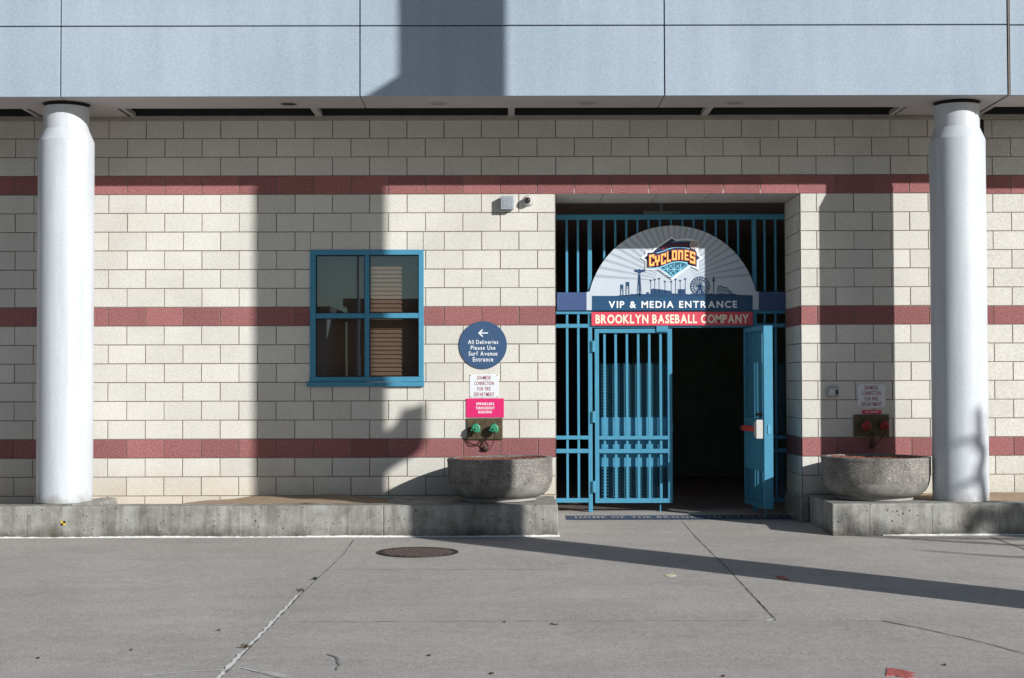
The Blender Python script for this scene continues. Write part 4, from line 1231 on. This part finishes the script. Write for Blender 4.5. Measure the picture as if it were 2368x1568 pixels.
def patch(pts, mat, name, lab, cat, h=.004, group=None):
    P = [G(*p) for p in pts]
    tri = mgeo.tessellate_polygon([[Vector((p[0], p[1], 0)) for p in P]])
    mb = MB(); vs = [(x, y, groundz(x, y)+h) for x, y in P]+[(x, y, groundz(x, y)+.0005) for x, y in P]
    n = len(P); fs = []
    for a, b2, c in tri:
        ar = (P[b2][0]-P[a][0])*(P[c][1]-P[a][1])-(P[b2][1]-P[a][1])*(P[c][0]-P[a][0])
        fs.append((a, b2, c) if ar > 0 else (c, b2, a))
    for i in range(n): fs.append((i, (i+1) % n, (i+1) % n+n, i+n))
    mb.add(vs, fs)
    return tag(mb.build(name, mat), lab, cat, group)
q3 = Z(2700, 1900, 1.6963)
patch([q3(1440, 1312), q3(1500, 1318), q3(1560, 1328), q3(1640, 1350), q3(1590, 1352), q3(1625, 1372), q3(1580, 1377), q3(1520, 1372), q3(1495, 1362), q3(1432, 1366)], MT['redpaint'], 'paint_patch', 'faded red paint patch at the bottom right edge of the pavement', 'paint mark', group='red paint patches on the pavement')
patch([q3(680, 684), q3(735, 688), q3(778, 716), q3(745, 712), q3(700, 704)], MT['redpaint'], 'paint_patch', 'small red paint patch in the long pavement shadow', 'paint mark', group='red paint patches on the pavement')
q2 = Z(1400, 1900, 1.6914)
patch([(q2(2168+40*math.cos(i*math.pi/8), 680+8*math.sin(i*math.pi/8))) for i in range(16)], MT['yelpaint'], 'paint_dot', 'pale yellow round paint dot just below the long pavement shadow', 'paint mark')
q1 = Z(0, 1900, 1.6914)
leaves = [(q2(958, 1347), 10, 3, 'dead leaf lying lowest in the middle of the pavement'), (q2(535, 1224), 9, 2.2, 'thin dead leaf on the pavement below the manhole cover, left of the lowest leaf'),
          (q2(1048, 996), 4, 2.5, 'tiny round dark leaf scrap on the mid pavement'), (q1(890, 1186), 5, 2, 'dark scrap alone on the lower left pavement'), (q3(1830, 1292), 10, 2.2, 'reddish scrap right above the large red paint patch'),
          (q1(258, 1242), 9, 1.8, 'thin dark scrap nearest the lower left corner'), (q1(1480, 1054), 8, 1.5, 'thin dark scrap left of the white joint near its lower end'), (q3(330, 1368), 8, 2.2, 'curled leaf at the bottom edge between the two joints')]
for (p, a, b2, lab) in leaves:
    a /= 1.9; b2 /= 1.8
    pts = [(p[0]+a*math.cos(i*math.pi/5)*random.uniform(.6, 1.1), p[1]+b2*math.sin(i*math.pi/5)*random.uniform(.6, 1.1)) for i in range(10)]
    patch(pts, MT['leaf'], 'dead_leaf', lab, 'leaf', .009, 'leaf scraps on the pavement')
tw_ = [Vector((*G(*q2(1360+i*8, 1008+[0, 4, 7, 8, 8, 7, 8][i])), 0)) for i in range(7)]
o = MB().tube([(p.x, p.y, groundz(p.x, p.y)+.006) for p in tw_], .004, 5).build('twig', MT['leaf']); tag(o, 'short bent dark twig lying on the mid pavement', 'twig')
def weed(px, py, r, lab, mat):
    x, y = G(px, py); mb = MB()
    for k in range(46):
        a = random.uniform(0, 6.28); d = random.uniform(.0, r); s_ = random.uniform(.006, .013)
        cx_, cy_, cz_ = x+d*math.cos(a), y+d*math.sin(a)*.5, groundz(x, y)+random.uniform(.003, .022)
        n = Vector((random.uniform(-1, 1), random.uniform(-1, 1), random.uniform(.2, 1))).normalized(); u = n.orthogonal().normalized()*s_; v_ = n.cross(u)
        c = Vector((cx_, cy_, cz_)); mb.add([c-u, c-v_*.5, c+u, c+v_*.5], [(0, 1, 2, 3)])
    tag(mb.build('weed', mat), lab, 'weed', 'weeds in the white pavement joint')
weed(728, 1341, .03, 'small green weed in the white pavement joint', MT['weed'])
weed(695, 1368, .035, 'dry brown weed in the white joint, below the green one', MT['leaf'])
weed(570, 1499, .035, 'dry brown weed lowest in the white joint', simple('dry_grass', (.14, .09, .04), .9))

# ------------------------------------------------------------------ what stands beside and behind the camera: mast, tree, street
# mast whose shadow crosses the pavement, ledge, wall and fascia
k = 5.03                              # metres in front of the fascia plane
def mpos(xf): return (xf+1.031*k, FY-k)
cxm = mpos(-.395)
mast = empty('light_mast', (cxm[0], cxm[1], groundz(*cxm)), 'tall grey steel mast outside the right picture edge, seen by its shadow', 'mast')
ang = math.atan2(1.0, 1.031)
def obox(mb, xf0, xf1, z0, z1, dep=.5):
    """box square to the sun, whose shadow spans xf0..xf1 on the fascia plane"""
    c = Vector(mpos((xf0+xf1)/2)); half = (xf1-xf0)/2*.696
    s = Vector((SUN.x, SUN.y)).normalized(); t = Vector((-s.y, s.x))
    if t.x < 0: t = -t
    q_ = [c+t*a*half+s*b2*dep/2 for a, b2 in ((-1, 1), (1, 1), (1, -1), (-1, -1))]
    # order counter-clockwise
    A = sum(q_[i].x*q_[(i+1) % 4].y-q_[(i+1) % 4].x*q_[i].y for i in range(4))
    if A < 0: q_ = q_[::-1]
    z0 = z0 if isinstance(z0, tuple) else (z0,)*4; z1 = z1 if isinstance(z1, tuple) else (z1,)*4
    mb.add([(p.x, p.y, z0[i]) for i, p in enumerate(q_)]+[(p.x, p.y, z1[i]) for i, p in enumerate(q_)], [(3, 2, 1, 0), (4, 5, 6, 7), (0, 1, 5, 4), (1, 2, 6, 5), (2, 3, 7, 6), (3, 0, 4, 7)])
m = MB(); obox(m, -1.0, .17, -.1, 3.80, .7); m.build('plinth', MT['mast'], mast, bevel=.02)
m = MB(); obox(m, -1.105, -.005, 3.80, 12.0, .6); m.build('shaft', MT['mast'], mast, bevel=.02)
m = MB(); obox(m, -1.45, -1.105, 3.80, 7.30, .3); 
s = Vector((SUN.x, SUN.y)).normalized(); t_ = Vector((-s.y, s.x)); t_ = t_ if t_.x > 0 else -t_
pA = Vector(mpos(-1.45)); pB = Vector(mpos(-1.105))
vs = []
for p, z_ in ((pA, 7.30), (pB, 7.30), (pB, 7.52)):
    for d_ in (-.15, .15): q_ = p+s*d_; vs.append((q_.x, q_.y, z_))
m.add(vs, [(0, 2, 4), (1, 5, 3), (0, 1, 3, 2), (2, 3, 5, 4), (0, 4, 5, 1)]); m.build('sign_cabinet', MT['mast'], mast)
# unseen shape added beside the mast to cast the bulge in its shadow
def shadow_src(px, py, dist):
    x, z = W(px, py, 0.0); return Vector((x+1.031*dist, -dist, z+.584*dist))
bk = MB(); dist = 6.9
pts = [(905, 990), (925, 960), (930, 938), (945, 945), (985, 930), (986, 1005), (975, 1030), (950, 1050), (925, 1062), (900, 1080), (880, 1095), (880, 1000)]
P_ = [shadow_src(px, py, dist) for px, py in pts]
n = len(P_); vs = P_+[p+Vector((s.x, s.y, 0))*.12 for p in P_]
tri = mgeo.tessellate_polygon([[Vector((p.x*t_.x+p.y*t_.y, p.z, 0)) for p in P_]])
bk.add(vs, [tuple(t) for t in tri]+[tuple(i+n for i in t) for t in tri]+[(i, (i+1) % n, (i+1) % n+n, i+n) for i in range(n)])
bk.build('shadow_shape', MT['mast'], mast)

# bare tree at the right
trl = empty('bare_tree', (13.9, -9.6, groundz(0, -9.6)), 'small leafless street tree outside the right picture edge, seen by its branch shadows', 'tree')
tb = MB(); rt_ = random.Random(5)
def src(px, py, Y, dist, on_ground=False):
    """point whose shadow falls on the place measured in the picture"""
    if on_ground:
        x, y = G(px, py); z = groundz(x, y)
    else:
        x, z = W(px, py, Y); y = Y
    return Vector((x+1.031*dist, y-dist, z+.584*dist))
top = Vector((13.8, -9.55, 3.9))
MB().tube([(13.9, -9.6, -.2), (13.92, -9.6, 1.6), top], [.12, .10, .09], 10).build('trunk', MT['bark'], trl, smooth=True)
def limb(pts, r0, r1):
    n = len(pts)
    P = [Vector(p) for p in pts]; Q = []
    for i in range(n-1):
        for k_ in range(4): Q.append(P[i].lerp(P[i+1], k_/4)+Vector([rt_.uniform(-.012, .012) for _ in range(3)]))
    Q.append(P[-1]); tb.tube(Q, [r0+(r1-r0)*i/(len(Q)-1) for i in range(len(Q))], 7)
    # short twigs
    for i in range(3, len(Q)-1, 3):
        d_ = Vector((rt_.uniform(-.5, .5), rt_.uniform(-.5, .5), rt_.uniform(.0, .35))).normalized()
        L_ = rt_.uniform(.12, .3); tb.tube([Q[i], Q[i]+d_*L_*.6, Q[i]+d_*L_+Vector((0, 0, .04))], [.010, .007, .003], 5)
C_ = -1.10
limb([top, src(2330, 1170, -1.2, 8.43), src(2268, 1085, C_, 8.30), src(2284, 1045, C_, 8.30), src(2266, 1000, C_, 8.30), src(2262, 945, C_, 8.30)], 0.078, 0.041)
limb([top, src(2290, 1130, C_, 8.57), src(2250, 1110, C_, 8.57), src(2205, 1132, C_, 8.57)], 0.050, 0.027)
limb([src(2276, 1050, C_, 8.16), src(2240, 1020, C_, 8.16), src(2205, 1027, C_, 8.16)], 0.039, 0.024)
limb([top, src(2300, 1200, FY, 8.70), src(2262, 1185, FY, 8.70), src(2240, 1232, FY, 8.70)], 0.093, 0.068)
limb([top, src(2372, 1178, FY, 8.43), src(2310, 1192, FY, 8.43), src(2285, 1205, FY, 8.43)], 0.078, 0.043)
limb([top, src(2372, 1262, 0, 8.43, True), src(2200, 1252, 0, 8.70, True), src(2000, 1240, 0, 9.25, True), src(1820, 1228, 0, 9.79, True)], 0.070, 0.031)
limb([top, src(2372, 1290, 0, 8.16, True), src(2250, 1282, 0, 8.43, True), src(2120, 1272, 0, 8.70, True)], 0.054, 0.020)
limb([top, src(2372, 1246, 0, 8.70, True), src(2280, 1246, 0, 8.84, True), src(2100, 1243, 0, 9.11, True), src(1960, 1233, 0, 9.38, True)], 0.062, 0.025)
for d in ((.7, -.3, .55), (.4, .5, .5), (.8, .2, .3), (.1, -.7, .5)):
    D_ = Vector(d); limb([top, top+D_*.7, top+D_*1.3+Vector((0, 0, .2)), top+D_*1.9+Vector((.1, 0, .25))], .05, .01)
tb.build('branches', MT['bark'], trl)

# far side of the street, mirrored in the window panes
def house(x0, x1, y0, h, mat, lab, rows, cols, roofh=.4):
    e = empty('street_building', ((x0+x1)/2, y0, -.24), lab, 'building', 'buildings across the street')
    MB().box(x0, x1, y0-9, y0, -.24, h).build('wall', mat, e)
    MB().box(x0-.2, x1+.2, y0-9.2, y0+.2, h, h+roofh).build('roof', MT['roof'], e)
    for r_ in range(rows):
        for c_ in range(cols):
            xx = x0+(x1-x0)*(c_+.5)/cols; zz = .9+r_*3.0
            MB().box(xx-.5, xx+.5, y0-.1, y0+.03, zz, zz+1.3).build('window', MT['farwin'], e)
house(-34, -20, -64, 5.2, MT['brick'], 'brick building across the street, wide and low, far left in the panes', 1, 5)
house(-15, -8.9, -60, 4.9, MT['stucco'], 'small pale stucco building across the street, lowest of the row', 1, 3)
house(-8.3, -2, -64, 5.5, MT['brick'], 'brick building across the street, right of the small stucco one', 1, 4)
house(0, 12, -62, 5.6, MT['stucco'], 'long pale stucco building across the street, farthest right of the row', 1, 5)
lp = empty('street_lamp', (-5.25, -38, -.24), 'street lamp with a bent arm behind the camera, mirrored in the window', 'street lamp')
MB().tube([(-5.25, -38, -.24), (-5.25, -38, 6.5), (-5.3, -38, 7.1), (-5.6, -38, 7.4), (-6.1, -38, 7.4)], [.06, .05, .045, .04, .04], 10).build('pole', MT['mast'], lp, smooth=True)
MB().box(-6.5, -6.0, -38.1, -37.9, 7.32, 7.42).build('lamp_head', MT['mast'], lp, bevel=.03)
